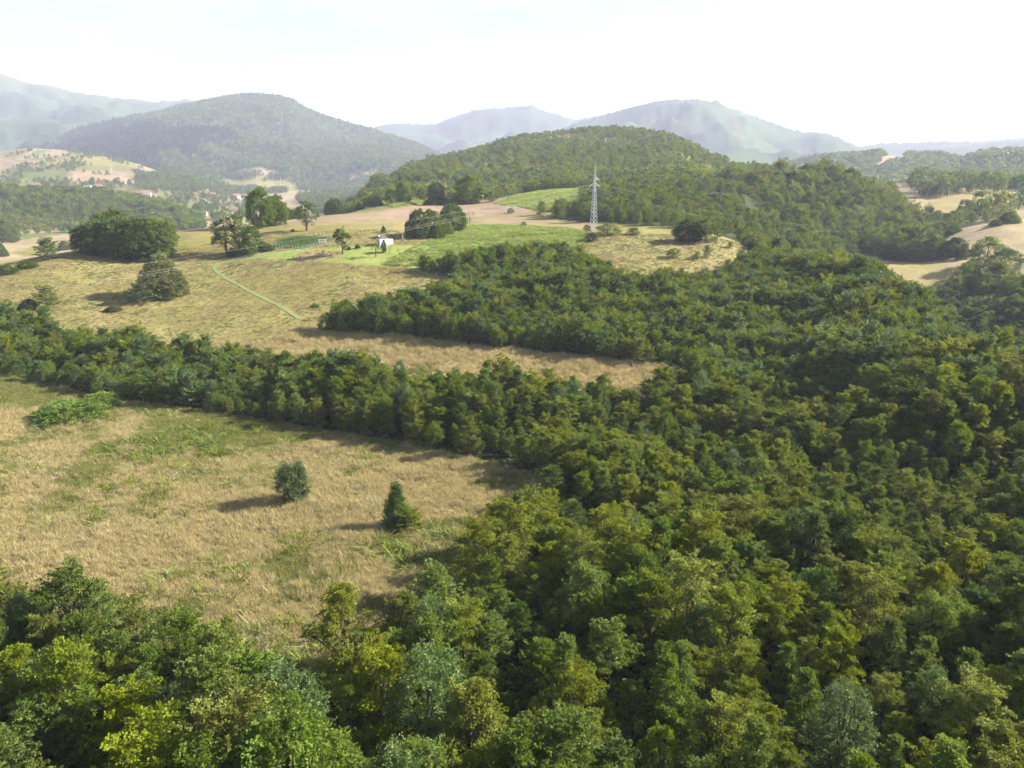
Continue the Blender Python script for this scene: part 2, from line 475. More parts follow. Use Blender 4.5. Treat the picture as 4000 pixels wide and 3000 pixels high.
def plain(name, c, rough=.8, noise=.12, scale=3.0, metal=0.0):
    m, N, L, b = mat(name)
    tc = N.new('ShaderNodeTexCoord')
    no = N.new('ShaderNodeTexNoise')
    no.inputs['Scale'].default_value = scale
    no.inputs['Detail'].default_value = 5
    L.new(tc.outputs['Object'], no.inputs['Vector'])
    mx = N.new('ShaderNodeMix'); mx.data_type = 'RGBA'
    L.new(no.outputs['Fac'], mx.inputs[0])
    mx.inputs[6].default_value = (*[v * (1 - noise * 2) for v in c], 1)
    mx.inputs[7].default_value = (*[min(v * (1 + noise * 2), 1) for v in c], 1)
    L.new(mx.outputs[2], b.inputs['Base Color'])
    b.inputs['Roughness'].default_value = rough
    b.inputs['Metallic'].default_value = metal
    return m


def ground_material():
    m, N, L, b = mat('ground_cover')
    at = N.new('ShaderNodeAttribute'); at.attribute_name = 'land'
    geo = N.new('ShaderNodeNewGeometry')
    n1 = N.new('ShaderNodeTexNoise'); n1.inputs['Scale'].default_value = 1.1; n1.inputs['Detail'].default_value = 6; n1.inputs['Roughness'].default_value = .7
    n2 = N.new('ShaderNodeTexNoise'); n2.inputs['Scale'].default_value = .09; n2.inputs['Detail'].default_value = 6; n2.inputs['Roughness'].default_value = .62
    L.new(geo.outputs['Position'], n1.inputs['Vector']); L.new(geo.outputs['Position'], n2.inputs['Vector'])
    r1 = N.new('ShaderNodeMapRange'); r1.inputs[1].default_value = .3; r1.inputs[2].default_value = .7; r1.inputs[3].default_value = .72; r1.inputs[4].default_value = 1.22
    L.new(n1.outputs['Fac'], r1.inputs[0])
    r2 = N.new('ShaderNodeMapRange'); r2.inputs[1].default_value = .32; r2.inputs[2].default_value = .68; r2.inputs[3].default_value = .80; r2.inputs[4].default_value = 1.18
    L.new(n2.outputs['Fac'], r2.inputs[0])
    mu = N.new('ShaderNodeMath'); mu.operation = 'MULTIPLY'
    L.new(r1.outputs[0], mu.inputs[0]); L.new(r2.outputs[0], mu.inputs[1])
    vm = N.new('ShaderNodeVectorMath'); vm.operation = 'SCALE'
    L.new(at.outputs['Color'], vm.inputs[0]); L.new(mu.outputs[0], vm.inputs['Scale'])
    L.new(vm.outputs[0], b.inputs['Base Color'])
    b.inputs['Roughness'].default_value = .95
    b.inputs['Specular IOR Level'].default_value = .1
    bp = N.new('ShaderNodeBump'); bp.inputs['Strength'].default_value = .9; bp.inputs['Distance'].default_value = .25
    L.new(n1.outputs['Fac'], bp.inputs['Height'])
    L.new(bp.outputs[0], b.inputs['Normal'])
    return m


def leaf_material(name, dark, light, trans=.38, rough=.5, spec=.35, shift=(1.25, 1.1, .6)):
    """diffuse + light coming through; colour varies from tree to tree and from spray to spray"""
    m, N, L, b = mat(name)
    at = N.new('ShaderNodeAttribute'); at.attribute_name = 'tint'
    oi = N.new('ShaderNodeObjectInfo')
    mx = N.new('ShaderNodeMix'); mx.data_type = 'RGBA'
    L.new(at.outputs['Fac'], mx.inputs[0])
    mx.inputs[6].default_value = (*dark, 1); mx.inputs[7].default_value = (*light, 1)
    hs = N.new('ShaderNodeHueSaturation')
    for inp, lo, hi, sd in (('Hue', .494, .509, 1.0), ('Value', .82, 1.24, 7.31), ('Saturation', .90, 1.12, 3.77)):
        ml = N.new('ShaderNodeMath'); ml.operation = 'MULTIPLY'; ml.inputs[1].default_value = sd
        L.new(oi.outputs['Random'], ml.inputs[0])
        fr = N.new('ShaderNodeMath'); fr.operation = 'FRACT'
        L.new(ml.outputs[0], fr.inputs[0])
        mr = N.new('ShaderNodeMapRange'); mr.inputs[3].default_value = lo; mr.inputs[4].default_value = hi
        L.new(fr.outputs[0], mr.inputs[0]); L.new(mr.outputs[0], hs.inputs[inp])
    L.new(mx.outputs[2], hs.inputs['Color'])
    L.new(hs.outputs[0], b.inputs['Base Color'])
    b.inputs['Roughness'].default_value = rough
    b.inputs['Specular IOR Level'].default_value = spec
    tr = N.new('ShaderNodeBsdfTranslucent')
    tm = N.new('ShaderNodeVectorMath'); tm.operation = 'MULTIPLY'
    L.new(hs.outputs[0], tm.inputs[0]); tm.inputs[1].default_value = shift
    L.new(tm.outputs[0], tr.inputs['Color'])
    ms = N.new('ShaderNodeMixShader'); ms.inputs[0].default_value = trans
    L.new(b.outputs[0], ms.inputs[1]); L.new(tr.outputs[0], ms.inputs[2])
    L.new(ms.outputs[0], N['Material Output'].inputs['Surface'])
    return m


M_GROUND = ground_material()
M_BARK = plain('bark', (.085, .068, .05), .9, .25, 6)
M_LEAF = leaf_material('leaf_green', (.080, .132, .022), (.160, .218, .038), .42, spec=.1)
M_LEAFY = leaf_material('leaf_yellow_green', (.110, .150, .019), (.212, .245, .034), .42, spec=.1)
M_LEAFG = leaf_material('leaf_grey_green', (.080, .128, .038), (.152, .210, .070), .38, .45, .2, (1.05, 1.05, .8))
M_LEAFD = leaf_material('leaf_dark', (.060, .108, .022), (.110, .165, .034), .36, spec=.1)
M_OLIVE = leaf_material('leaf_olive', (.105, .128, .044), (.180, .198, .075), .35, spec=.2)
M_BRAM = leaf_material('bramble_leaf', (.120, .195, .038), (.190, .275, .060), .4, spec=.2)
M_CONE = leaf_material('needle', (.058, .102, .036), (.110, .165, .052), .25, spec=.15)
M_FARCON = leaf_material('far_needle', (.022, .040, .022), (.040, .066, .032), .15)
M_STRAW = leaf_material('straw', (.335, .280, .130), (.47, .40, .215), .35, .7, .1, (1, 1, .9))
M_GRASS = leaf_material('grass_blade', (.175, .180, .060), (.27, .26, .092), .4, .7, .1, (1, 1, .8))
M_STRAW2 = leaf_material('grazed_straw', (.235, .190, .095), (.34, .28, .15), .35, .7, .1, (1, 1, .9))
M_GRASS2 = leaf_material('grazed_grass', (.125, .145, .048), (.20, .21, .075), .4, .7, .1, (1, 1, .8))
M_GRASSG = leaf_material('lush_grass', (.12, .175, .045), (.21, .26, .07), .4, .7, .1, (1, 1, .8))
M_CROP = leaf_material('crop_leaf', (.23, .29, .075), (.34, .40, .12), .4, .5, .2, (1.1, 1.05, .7))
M_CROPD = leaf_material('potato_leaf', (.095, .17, .055), (.16, .25, .085), .4)


# ------------------------------------------------------------------ mesh helpers
def mesh_quads(name, verts, quads, mats, mat_idx=None, tint=None):
    me = bpy.data.meshes.new(name)
    nv, nf = len(verts), len(quads)
    k = quads.shape[1]
    me.vertices.add(nv); me.vertices.foreach_set('co', np.asarray(verts, np.float32).ravel())
    me.loops.add(nf * k); me.loops.foreach_set('vertex_index', np.asarray(quads, np.int32).ravel())
    me.polygons.add(nf)
    me.polygons.foreach_set('loop_start', np.arange(0, nf * k, k, dtype=np.int32))
    for m in mats:
        me.materials.append(m)
    if mat_idx is not None:
        me.polygons.foreach_set('material_index', np.asarray(mat_idx, np.int32))
    if tint is not None:
        a = me.attributes.new('tint', 'FLOAT', 'POINT')
        a.data.foreach_set('value', np.asarray(tint, np.float32))
    me.update(calc_edges=True)
    return me


class MB:
    """collects boxes, bars and free faces into one mesh"""

    def __init__(s):
        s.v = []; s.f = []

    def face(s, *pts):
        n = len(s.v); s.v += [tuple(p) for p in pts]; s.f.append(tuple(range(n, n + len(pts)))); return s

    def box(s, x0, x1, y0, y1, z0, z1):
        n = len(s.v)
        s.v += [(x0, y0, z0), (x1, y0, z0), (x1, y1, z0), (x0, y1, z0), (x0, y0, z1), (x1, y0, z1), (x1, y1, z1), (x0, y1, z1)]
        s.f += [tuple(n + i for i in q) for q in ((3, 2, 1, 0), (4, 5, 6, 7), (0, 1, 5, 4), (1, 2, 6, 5), (2, 3, 7, 6), (3, 0, 4, 7))]
        return s

    def bar(s, a, b, r0, r1=None, n=4):
        r1 = r0 if r1 is None else r1
        a = Vector(a); b = Vector(b); d = (b - a).normalized()
        u = d.orthogonal().normalized(); w = d.cross(u)
        k = len(s.v)
        for p, r in ((a, r0), (b, r1)):
            for i in range(n):
                an = 2 * math.pi * (i + .5) / n
                s.v.append(tuple(p + (u * math.cos(an) + w * math.sin(an)) * r))
        for i in range(n):
            j = (i + 1) % n
            s.f.append((k + i, k + j, k + n + j, k + n + i))
        s.f.append(tuple(range(k + n - 1, k - 1, -1))); s.f.append(tuple(range(k + n, k + 2 * n)))
        return s

    def mesh(s, name, m):
        me = bpy.data.meshes.new(name)
        me.from_pydata(s.v, [], s.f); me.materials.append(m); me.update()
        return me

    def build(s, name, m, parent=None):
        return obj(name, s.mesh(name, m), parent)


def obj(name, me, parent=None):
    o = bpy.data.objects.new(name, me)
    col.objects.link(o)
    if parent:
        o.parent = parent
    return o


def tag(o, label=None, cat=None, group=None, kind=None):
    for k, v in (('label', label), ('category', cat), ('group', group), ('kind', kind)):
        if v:
            o[k] = v
    return o


def thing(name, loc, label, cat, group=None, rz=0.0, scale=(1, 1, 1)):
    e = bpy.data.objects.new(name, None)
    e.empty_display_size = .2
    col.objects.link(e)
    e.location = loc; e.rotation_euler = (0, 0, rz); e.scale = scale
    return tag(e, label, cat, group)


# ------------------------------------------------------------------ ground sheet, cut into ground and hills
def terrain_objects():
    nI, nJ = Z.shape
    V_ = np.stack([GX, GY, Z], -1).reshape(-1, 3)
    Cf = C.reshape(-1, 3)
    ii, jj = np.meshgrid(np.arange(nI - 1), np.arange(nJ - 1), indexing='ij')
    q = np.stack([ii * nJ + jj, (ii + 1) * nJ + jj, (ii + 1) * nJ + jj + 1, ii * nJ + jj + 1], -1).reshape(-1, 4)
    d = DOM[:-1, :-1].reshape(-1)
    labels = {1: 'high hazy blue mountain with bare grassy top at the far left', 2: 'low hazy wooded ridge below the high mountain at the far left',
              3: 'broad wooded mountain behind the village on the left', 4: 'pale blue ridge farthest away in the centre', 5: 'hazy rounded mountain right of the centre',
              6: 'long pale ridge on the horizon at the far right', 7: 'wooded ridge with a small field at the far right', 8: 'round wooded hill behind the lattice pylon',
              9: 'dark wooded knoll right of the pylon', 10: 'wooded slope above the valley floor at the left edge', 11: 'patchwork of hay fields on the hillside at the left'}
    for k in range(len(HILLS) + 1):
        f = q[d == k]
        if not len(f):
            continue
        used, inv = np.unique(f, return_inverse=True)
        vv = V_[used]; cc = Cf[used]; ff = inv.reshape(-1, 4)
        if k == 0:      # close the hole under the camera
            ring = inv.reshape(-1, 4)
            c0 = len(vv)
            vv = np.vstack([vv, [[0, 0, float(Z[:, 0].mean())]]]); cc = np.vstack([cc, [COL_WOOD]])
            pos = {u: i for i, u in enumerate(used)}
            ext = [[pos[(i + 1) * nJ], pos[i * nJ], c0, c0] for i in range(nI - 1) if i * nJ in pos and (i + 1) * nJ in pos]
        me = mesh_quads('ground' if k == 0 else HILLS[k - 1][0], vv, ff[:, ::-1], [M_GROUND])
        a = me.color_attributes.new('land', 'FLOAT_COLOR', 'POINT')
        a.data.foreach_set('color', np.concatenate([cc, np.ones((len(cc), 1))], 1).astype(np.float32).ravel())
        me.polygons.foreach_set('use_smooth', np.ones(len(me.polygons), bool))
        o = obj('ground' if k == 0 else HILLS[k - 1][0], me)
        tag(o, 'rolling ground with hay meadows and woodland floor' if k == 0 else labels[k], 'ground' if k == 0 else 'hill', None, 'structure')


terrain_objects()


# ------------------------------------------------------------------ trees: crown of leaf sprays on a trunk with limbs
def unit(v):
    return v / np.maximum(np.linalg.norm(v, axis=-1, keepdims=True), 1e-9)


def crown(seed, H, W, base=.18, lobes=16, sprays=260, leaves=60, leaf=.14, spray_len=.8, droop=.25, prof='round', fill=.25, shoots=.2):
    r = np.random.default_rng(seed)
    k = np.arange(lobes)
    f = (k + .5) / lobes
    if prof == 'dome':
        f = f ** 1.7
    phi = k * 2.39996 + r.uniform(0, 6.28) + r.uniform(-.4, .4, lobes)
    if prof == 'round':
        pr = np.sin(np.pi * (.14 + .80 * f)) ** .75
    elif prof == 'cone':
        pr = (1 - f) ** .8 * .95 + .10
    elif prof == 'column':
        pr = .55 + .45 * np.sin(np.pi * (.1 + .75 * f))
    else:                                     # dome, leafy down to the ground
        pr = np.cos(np.pi * .47 * f) ** .7
    zc = H * (base + (1 - base) * (.06 + .84 * f)) + r.uniform(-.05, .05, lobes) * H
    rad = W / 2 * pr
    lr = W / 2 * r.uniform(.26, .52, lobes) * (.55 + .45 * pr)
    cdist = np.maximum(rad - lr * .75, 0) * r.uniform(.8, 1.15, lobes)
    c = np.stack([np.cos(phi) * cdist, np.sin(phi) * cdist, np.minimum(zc, H - lr * .8)], 1)
    w = lr ** 2; w = w / w.sum()
    li = r.choice(lobes, sprays, p=w)
    d = unit(r.normal(size=(sprays, 3)) + np.array((0, 0, .35)))
    out = c[li].copy(); out[:, 2] = (out[:, 2] - H * .45) * .5
    d = unit(d + unit(out) * .75)
    rr = lr[li] * np.where(r.random(sprays) < fill, r.uniform(.3, .8, sprays), r.uniform(.85, 1.12, sprays))
    p = c[li] + d * rr[:, None]
    up = np.array((0, 0, 1.0))
    ax = unit(d * .8 + unit(p * np.array((1, 1, 0)) + 1e-6) * .45 + up * r.uniform(-.15, .75, (sprays, 1)) + r.normal(size=(sprays, 3)) * .25)
    L = spray_len * r.uniform(.6, 1.35, sprays)
    sh = r.random(sprays) < shoots                     # upright leading shoots that break the outline
    top = c[li] + np.stack([r.normal(0, .35, sprays) * lr[li], r.normal(0, .35, sprays) * lr[li], lr[li] * r.uniform(.8, 1.15, sprays)], 1)
    p = np.where(sh[:, None], top, p)
    ax = np.where(sh[:, None], unit(unit(out) * .35 + up + r.normal(size=(sprays, 3)) * .16), ax)
    L = np.where(sh, L * 1.35, L)
    nrm = unit(np.cross(np.cross(ax, unit(up + d * .6 + r.normal(size=(sprays, 3)) * .45)), ax))
    lat = np.cross(ax, nrm)
    s = np.tile((np.arange(leaves) + .5) / leaves, (sprays, 1)) + r.uniform(-.03, .03, (sprays, leaves))
    side = np.where(np.arange(leaves) % 2 == 0, 1.0, -1.0)[None] * np.ones((sprays, 1))
    width = np.sin(np.pi * np.clip(.12 + .85 * s, 0, 1)) * .42 * L[:, None] * r.uniform(.1, 1.0, (sprays, leaves))
    pos = (p[:, None] + ax[:, None] * (L[:, None] * (s - .35))[..., None] + lat[:, None] * (side * width)[..., None]
           - up * (droop * (s ** 2) * L[:, None])[..., None] + r.normal(size=(sprays, leaves, 3)) * .045 * L[:, None, None])
    ld = unit(ax[:, None] * r.uniform(.2, .9, (sprays, leaves, 1)) + lat[:, None] * (side * .9)[..., None] - up * r.uniform(.0, .6, (sprays, leaves, 1)) + r.normal(size=(sprays, leaves, 3)) * .35)
    ln = unit(nrm[:, None] + r.normal(size=(sprays, leaves, 3)) * .5)
    lw = unit(np.cross(ld, ln))
    sz = leaf * r.uniform(.7, 1.35, (sprays, leaves, 1))
    a = pos; b_ = pos + ld * sz * .5 + lw * sz * .32; c_ = pos + ld * sz; d_ = pos + ld * sz * .5 - lw * sz * .32
    v = np.stack([a, b_, c_, d_], 2).reshape(-1, 3)
    v[:, 2] = np.maximum(v[:, 2], .05)
    tint = np.clip(r.random((sprays, 1)) * .65 + r.random((sprays, leaves)) * .35, 0, 1)
    tint = np.repeat(tint.reshape(-1), 4)
    q = np.arange(len(v)).reshape(-1, 4)
    return v, q, tint, c


def branched(seed, H, W, base=.12, branches=34, per=8, leaves=56, leaf=.12, spray_len=.75, droop=.45, prof='ovoid', rise=.9):
    """crown of limbs that leave the stem all the way up and carry flat leafy sprays on both sides"""
    r = np.random.default_rng(seed)
    k = np.arange(branches)
    f = np.clip((k + r.uniform(0, 1, branches)) / branches, 0, 1)
    az = k * 2.39996 + r.uniform(-.5, .5, branches)
    if prof == 'ovoid':
        pr = np.sin(np.pi * (.20 + .72 * f)) ** .8
    elif prof == 'spire':
        pr = (1 - f) ** .7 * .9 + .12
    else:
        pr = .45 + .55 * np.sin(np.pi * (.25 + .5 * f))
    hz0 = H * (base + (1 - base) * f * .86)
    Lb = W / 2 * pr * r.uniform(.7, 1.3, branches) + .25
    el = np.radians(12 + 58 * f * rise + r.uniform(-10, 14, branches))
    d0 = np.stack([np.cos(az) * np.cos(el), np.sin(az) * np.cos(el), np.sin(el)], 1)
    up = np.array((0, 0, 1.0))
    o0 = np.stack([np.zeros(branches), np.zeros(branches), hz0], 1)
    tips = o0 + d0 * Lb[:, None] - up * (droop * .35 * Lb)[:, None]
    bi = np.repeat(k, per); n = len(bi)
    t = np.tile((np.arange(per) + .6) / per, branches) * .78 + .24 + r.uniform(-.05, .05, n)
    side = np.tile(np.where(np.arange(per) % 2 == 0, 1.0, -1.0), branches)
    d = d0[bi]
    p = o0[bi] + d * (Lb[bi] * t)[:, None] - up * (droop * .35 * Lb[bi] * t ** 2)[:, None] + r.normal(size=(n, 3)) * .07
    latb = unit(np.cross(d, up) + 1e-6)
    ang = np.where(np.arange(n) % per == per - 1, 0.0, side * r.uniform(.4, 1.15, n))
    ax = unit(d * np.cos(ang)[:, None] + latb * np.sin(ang)[:, None] + up * r.uniform(-.25, .35, (n, 1)) + r.normal(size=(n, 3)) * .12)
    nrm = unit(np.cross(np.cross(ax, unit(up + d * .35 + r.normal(size=(n, 3)) * .3)), ax))
    lat = np.cross(ax, nrm)
    L = spray_len * r.uniform(.6, 1.3, n) * (1.15 - .45 * t)
    s = np.tile((np.arange(leaves) + .5) / leaves, (n, 1)) + r.uniform(-.03, .03, (n, leaves))
    sd = np.where(np.arange(leaves) % 2 == 0, 1.0, -1.0)[None] * np.ones((n, 1))
    width = np.sin(np.pi * np.clip(.15 + .8 * s, 0, 1)) * .36 * L[:, None] * r.uniform(.05, 1.0, (n, leaves))
    pos = (p[:, None] + ax[:, None] * (L[:, None] * s)[..., None] + lat[:, None] * (sd * width)[..., None]
           - up * (droop * (s ** 2) * L[:, None])[..., None] + r.normal(size=(n, leaves, 3)) * .05 * L[:, None, None])
    ld = unit(ax[:, None] * r.uniform(.2, .9, (n, leaves, 1)) + lat[:, None] * (sd * .9)[..., None] - up * r.uniform(.1, .8, (n, leaves, 1)) + r.normal(size=(n, leaves, 3)) * .35)
    ln = unit(nrm[:, None] + r.normal(size=(n, leaves, 3)) * .5)
    lw = unit(np.cross(ld, ln))
    sz = leaf * r.uniform(.65, 1.4, (n, leaves, 1))
    v = np.stack([pos, pos + ld * sz * .5 + lw * sz * .33, pos + ld * sz, pos + ld * sz * .5 - lw * sz * .33], 2).reshape(-1, 3)
    v[:, 2] = np.maximum(v[:, 2], .05)
    tint = np.repeat(np.clip(r.random((n, 1)) * .6 + r.random((n, leaves)) * .4, 0, 1).reshape(-1), 4)
    return v, np.arange(len(v)).reshape(-1, 4), tint, tips


def trunk(seed, H, W, centres, thick=.022, base_h=0.0, n=6):
    r = np.random.default_rng(seed + 999)
    m = MB()
    r0 = H * thick
    pts = [Vector((0, 0, -.4))]
    for i in range(1, 6):
        pts.append(Vector((r.uniform(-.03, .03) * H * .5, r.uniform(-.03, .03) * H * .5, H * .17 * i)))
    rads = [r0 * (1.25 - .22 * i) for i in range(6)]
    for i in range(5):
        m.bar(pts[i], pts[i + 1], rads[i], rads[i + 1], n)
    for k in range(0, len(centres), 2):
        cpt = Vector(centres[k])
        h0 = max(cpt.z * .55, H * .12)
        i = min(int(h0 / (H * .17)), 4)
        a = pts[i].lerp(pts[i + 1], min(max((h0 - pts[i].z) / max(pts[i + 1].z - pts[i].z, .1), 0), 1))
        mid = a.lerp(cpt, .55) + Vector((0, 0, -.04 * H))
        m.bar(a, mid, rads[i] * .5, rads[i] * .33, 4)
        m.bar(mid, cpt, rads[i] * .33, rads[i] * .12, 4)
    return m


class Proto:
    def __init__(s, name, seed, H, W, leafmat, **kw):
        s.H, s.W = H, W
        thick = kw.pop('thick', .022)
        v, q, t, c = (branched if 'branches' in kw else crown)(seed, H, W, **kw)
        s.crown = mesh_quads(name + '_crown', v, q, [leafmat], None, t)
        tm = trunk(seed, H, W, c, thick)
        s.trunk = tm.mesh(name + '_trunk', M_BARK)
        s._tm = tm; s._v = v; s._q = q; s._t = t; s.leafmat = leafmat; s.name = name; s._joined = None

    def joined(s):
        if s._joined is None:
            tv = np.array(s._tm.v); tf = np.array([f for f in s._tm.f if len(f) == 4])
            nv = len(s._v)
            me = mesh_quads(s.name + '_tree', np.vstack([s._v, tv]), np.vstack([s._q, tf + nv]), [s.leafmat, M_BARK],
                            np.concatenate([np.zeros(len(s._q), int), np.ones(len(tf), int)]), np.concatenate([s._t, np.full(len(tv), .5)]))
            s._joined = bpy.data.objects.new(s.name + '_form', me)
        return s._joined


NEAR = [Proto('broadleaf', 11, 7.6, 4.5, M_LEAF, branches=40, per=9, leaves=54, leaf=.125, spray_len=.8),
        Proto('broadleaf', 12, 8.0, 4.4, M_LEAFY, branches=40, per=9, leaves=56, leaf=.125, spray_len=.9, droop=.7),
        Proto('broadleaf', 13, 7.2, 4.8, M_LEAFY, branches=42, per=9, leaves=56, leaf=.125, spray_len=.9, droop=.6, prof='wide'),
        Proto('broadleaf', 14, 8.8, 3.4, M_LEAF, branches=42, per=8, leaves=52, leaf=.12, spray_len=.75, prof='spire'),
        Proto('broadleaf', 15, 8.2, 3.6, M_LEAFG, base=.1, sprays=360, leaves=60, leaf=.12, spray_len=.7, lobes=26, droop=.05, shoots=.35),
        Proto('broadleaf', 16, 6.8, 4.4, M_LEAFD, branches=38, per=9, leaves=54, leaf=.125, spray_len=.75, droop=.3),
        Proto('broadleaf', 17, 7.6, 4.0, M_LEAF, base=.1, sprays=380, leaves=60, leaf=.125, spray_len=.8, lobes=26, droop=.3, shoots=.3)]
MID = [Proto('mid', 21, 6.0, 4.6, M_LEAF, base=.03, sprays=260, leaves=34, leaf=.19, spray_len=.85, lobes=26, shoots=.3),
       Proto('mid', 22, 6.2, 4.6, M_LEAFY, base=.03, branches=38, per=8, leaves=30, leaf=.19, spray_len=.9, droop=.4, prof='wide'),
       Proto('mid', 23, 5.6, 5.0, M_LEAF, base=.03, branches=38, per=8, leaves=30, leaf=.19, spray_len=.85, droop=.3, prof='wide'),
       Proto('mid', 24, 6.4, 4.4, M_LEAFG, base=.03, branches=38, per=8, leaves=30, leaf=.19, spray_len=.85, droop=.15, prof='wide', rise=1.05),
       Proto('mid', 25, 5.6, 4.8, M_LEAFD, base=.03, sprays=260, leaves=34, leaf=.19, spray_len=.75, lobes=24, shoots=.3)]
DOME = [Proto('dome', 31, 6.0, 6.5, M_LEAF, sprays=820, leaves=34, leaf=.22, spray_len=.7, prof='dome', base=.0, lobes=44, thick=.012),
        Proto('dome', 32, 6.0, 6.5, M_LEAFD, sprays=820, leaves=34, leaf=.22, spray_len=.7, prof='dome', base=.0, lobes=46, thick=.012),
        Proto('dome', 33, 6.0, 6.5, M_OLIVE, sprays=900, leaves=34, leaf=.21, spray_len=.6, prof='dome', base=.0, lobes=48, thick=.012, droop=.1)]
TALL = [Proto('tall', 35, 8.0, 7.0, M_LEAF, base=.0, sprays=760, leaves=34, leaf=.25, spray_len=.85, lobes=34, shoots=.15),
        Proto('tall', 36, 8.0, 7.0, M_LEAFD, base=.0, sprays=760, leaves=34, leaf=.25, spray_len=.85, lobes=36, shoots=.15)]
AIRY = [Proto('airy', 41, 8.0, 5.0, M_LEAFD, sprays=190, leaves=34, leaf=.22, spray_len=.8, lobes=13, base=.22, thick=.03),
        Proto('airy', 42, 6.0, 3.0, M_LEAF, sprays=190, leaves=30, leaf=.2, spray_len=.6, lobes=9, base=.25),
        Proto('airy', 43, 6.0, 3.0, M_LEAFG, sprays=70, leaves=26, leaf=.18, spray_len=.6, lobes=9, base=.3)]
BARE = Proto('sparse', 45, 5.0, 3.6, M_OLIVE, sprays=60, leaves=14, leaf=.16, spray_len=.7, lobes=10, base=.15, thick=.02)
JUNI = [Proto('juniper', 51, 4.2, 3.2, M_CONE, sprays=440, leaves=46, leaf=.11, spray_len=.5, lobes=34, base=.0, prof='column', droop=-.25, shoots=.4),
        Proto('juniper', 52, 4.6, 2.6, M_CONE, sprays=440, leaves=46, leaf=.11, spray_len=.55, lobes=30, base=.0, prof='cone', droop=-.3, shoots=.4)]
BRAMBLE = [Proto('bramble', 56, 2.2, 5.0, M_BRAM, sprays=420, leaves=34, leaf=.17, spray_len=.6, lobes=40, base=.0, prof='dome', thick=.01, shoots=.25)]
FAR = [Proto('far', 61, 8.0, 6.0, M_LEAF, sprays=70, leaves=9, leaf=.75, spray_len=1.2, lobes=11),
       Proto('far', 62, 8.0, 5.6, M_LEAFY, sprays=70, leaves=9, leaf=.75, spray_len=1.2, lobes=12),
       Proto('far', 63, 8.5, 5.0, M_LEAFD, sprays=70, leaves=9, leaf=.7, spray_len=1.1, lobes=11),
       Proto('far', 64, 8.0, 4.2, M_LEAFG, sprays=64, leaves=9, leaf=.7, spray_len=1.0, prof='column')]
VFAR = [Proto('distant', 71, 9.0, 8.0, M_LEAF, sprays=34, leaves=4, leaf=2.2, spray_len=1.8, lobes=9),
        Proto('distant', 72, 9.0, 8.0, M_LEAFD, sprays=34, leaves=4, leaf=2.2, spray_len=1.8, lobes=9)]
CONI = [Proto('conifer', 81, 13.0, 5.0, M_FARCON, sprays=50, leaves=5, leaf=1.6, spray_len=1.6, lobes=14, prof='cone', droop=.3)]


def tree(pr, x, y, s, rz, label, cat='tree', group=None, name='tree', sxy=None):
    z = float(gz(x, y))
    e = thing(name, (x, y, z), label, cat, group, rz, (sxy or s, sxy or s, s))
    obj('crown', pr.crown, e)
    obj('trunk', pr.trunk, e)
    return e


# ------------------------------------------------------------------ scatter of uncountable plants: points + instances
def instancer(name, pts, scales, rots, idx, protos, label, cat):
    me = bpy.data.meshes.new(name)
    n = len(pts)
    me.vertices.add(n); me.vertices.foreach_set('co', np.asarray(pts, np.float32).ravel())
    for nm, ty, dat in (('inst_scale', 'FLOAT_VECTOR', scales), ('inst_rot', 'FLOAT_VECTOR', rots)):
        a = me.attributes.new(nm, ty, 'POINT'); a.data.foreach_set('vector', np.asarray(dat, np.float32).ravel())
    a = me.attributes.new('inst_idx', 'INT', 'POINT'); a.data.foreach_set('value', np.asarray(idx, np.int32))
    me.update()
    o = obj(name, me)
    tag(o, label, cat, None, 'stuff')
    c = bpy.data.collections.new(name + '_forms')
    for i, p in enumerate(protos):
        ob = p.joined() if isinstance(p, Proto) else p
        ob2 = bpy.data.objects.new('%s_%02d' % (name, i), ob.data)
        c.objects.link(ob2)
    ng = bpy.data.node_groups.new(name + '_scatter', 'GeometryNodeTree')
    ng.interface.new_socket('Geometry', in_out='INPUT', socket_type='NodeSocketGeometry')
    ng.interface.new_socket('Geometry', in_out='OUTPUT', socket_type='NodeSocketGeometry')
    N, L = ng.nodes, ng.links
    gi = N.new('NodeGroupInput'); go = N.new('NodeGroupOutput')
    ci = N.new('GeometryNodeCollectionInfo')
    ci.inputs['Collection'].default_value = c
    ci.inputs['Separate Children'].default_value = True
    ci.inputs['Reset Children'].default_value = True
    ip = N.new('GeometryNodeInstanceOnPoints')
    ip.inputs['Pick Instance'].default_value = True
    L.new(gi.outputs[0], ip.inputs['Points']); L.new(ci.outputs[0], ip.inputs['Instance'])
    for nm, ty, sock in (('inst_scale', 'FLOAT_VECTOR', 'Scale'), ('inst_rot', 'FLOAT_VECTOR', 'Rotation'), ('inst_idx', 'INT', 'Instance Index')):
        na = N.new('GeometryNodeInputNamedAttribute'); na.data_type = ty; na.inputs['Name'].default_value = nm
        L.new(na.outputs['Attribute'], ip.inputs[sock])
    L.new(ip.outputs[0], go.inputs[0])
    md = o.modifiers.new('scatter', 'NODES'); md.node_group = ng
    return o


def grid_scatter(b0, b1, R0, R1, spacing, seed):
    """jittered world grid inside a sector"""
    r = np.random.default_rng(seed)
    xs = np.arange(-R1, R1, spacing); ys = np.arange(0, R1, spacing)
    x, y = np.meshgrid(xs, ys)
    x = (x + r.uniform(-.42, .42, x.shape) * spacing + (np.arange(len(ys)) % 2)[:, None] * spacing * .5).ravel()
    y = (y + r.uniform(-.42, .42, y.shape) * spacing if False else y.reshape(x.shape) + r.uniform(-.42, .42, x.shape) * spacing)
    R = np.hypot(x, y); b = np.arctan2(x, y)
    k = (R > R0) & (R < R1) & (b > b0) & (b < b1)
    return x[k], y[k]


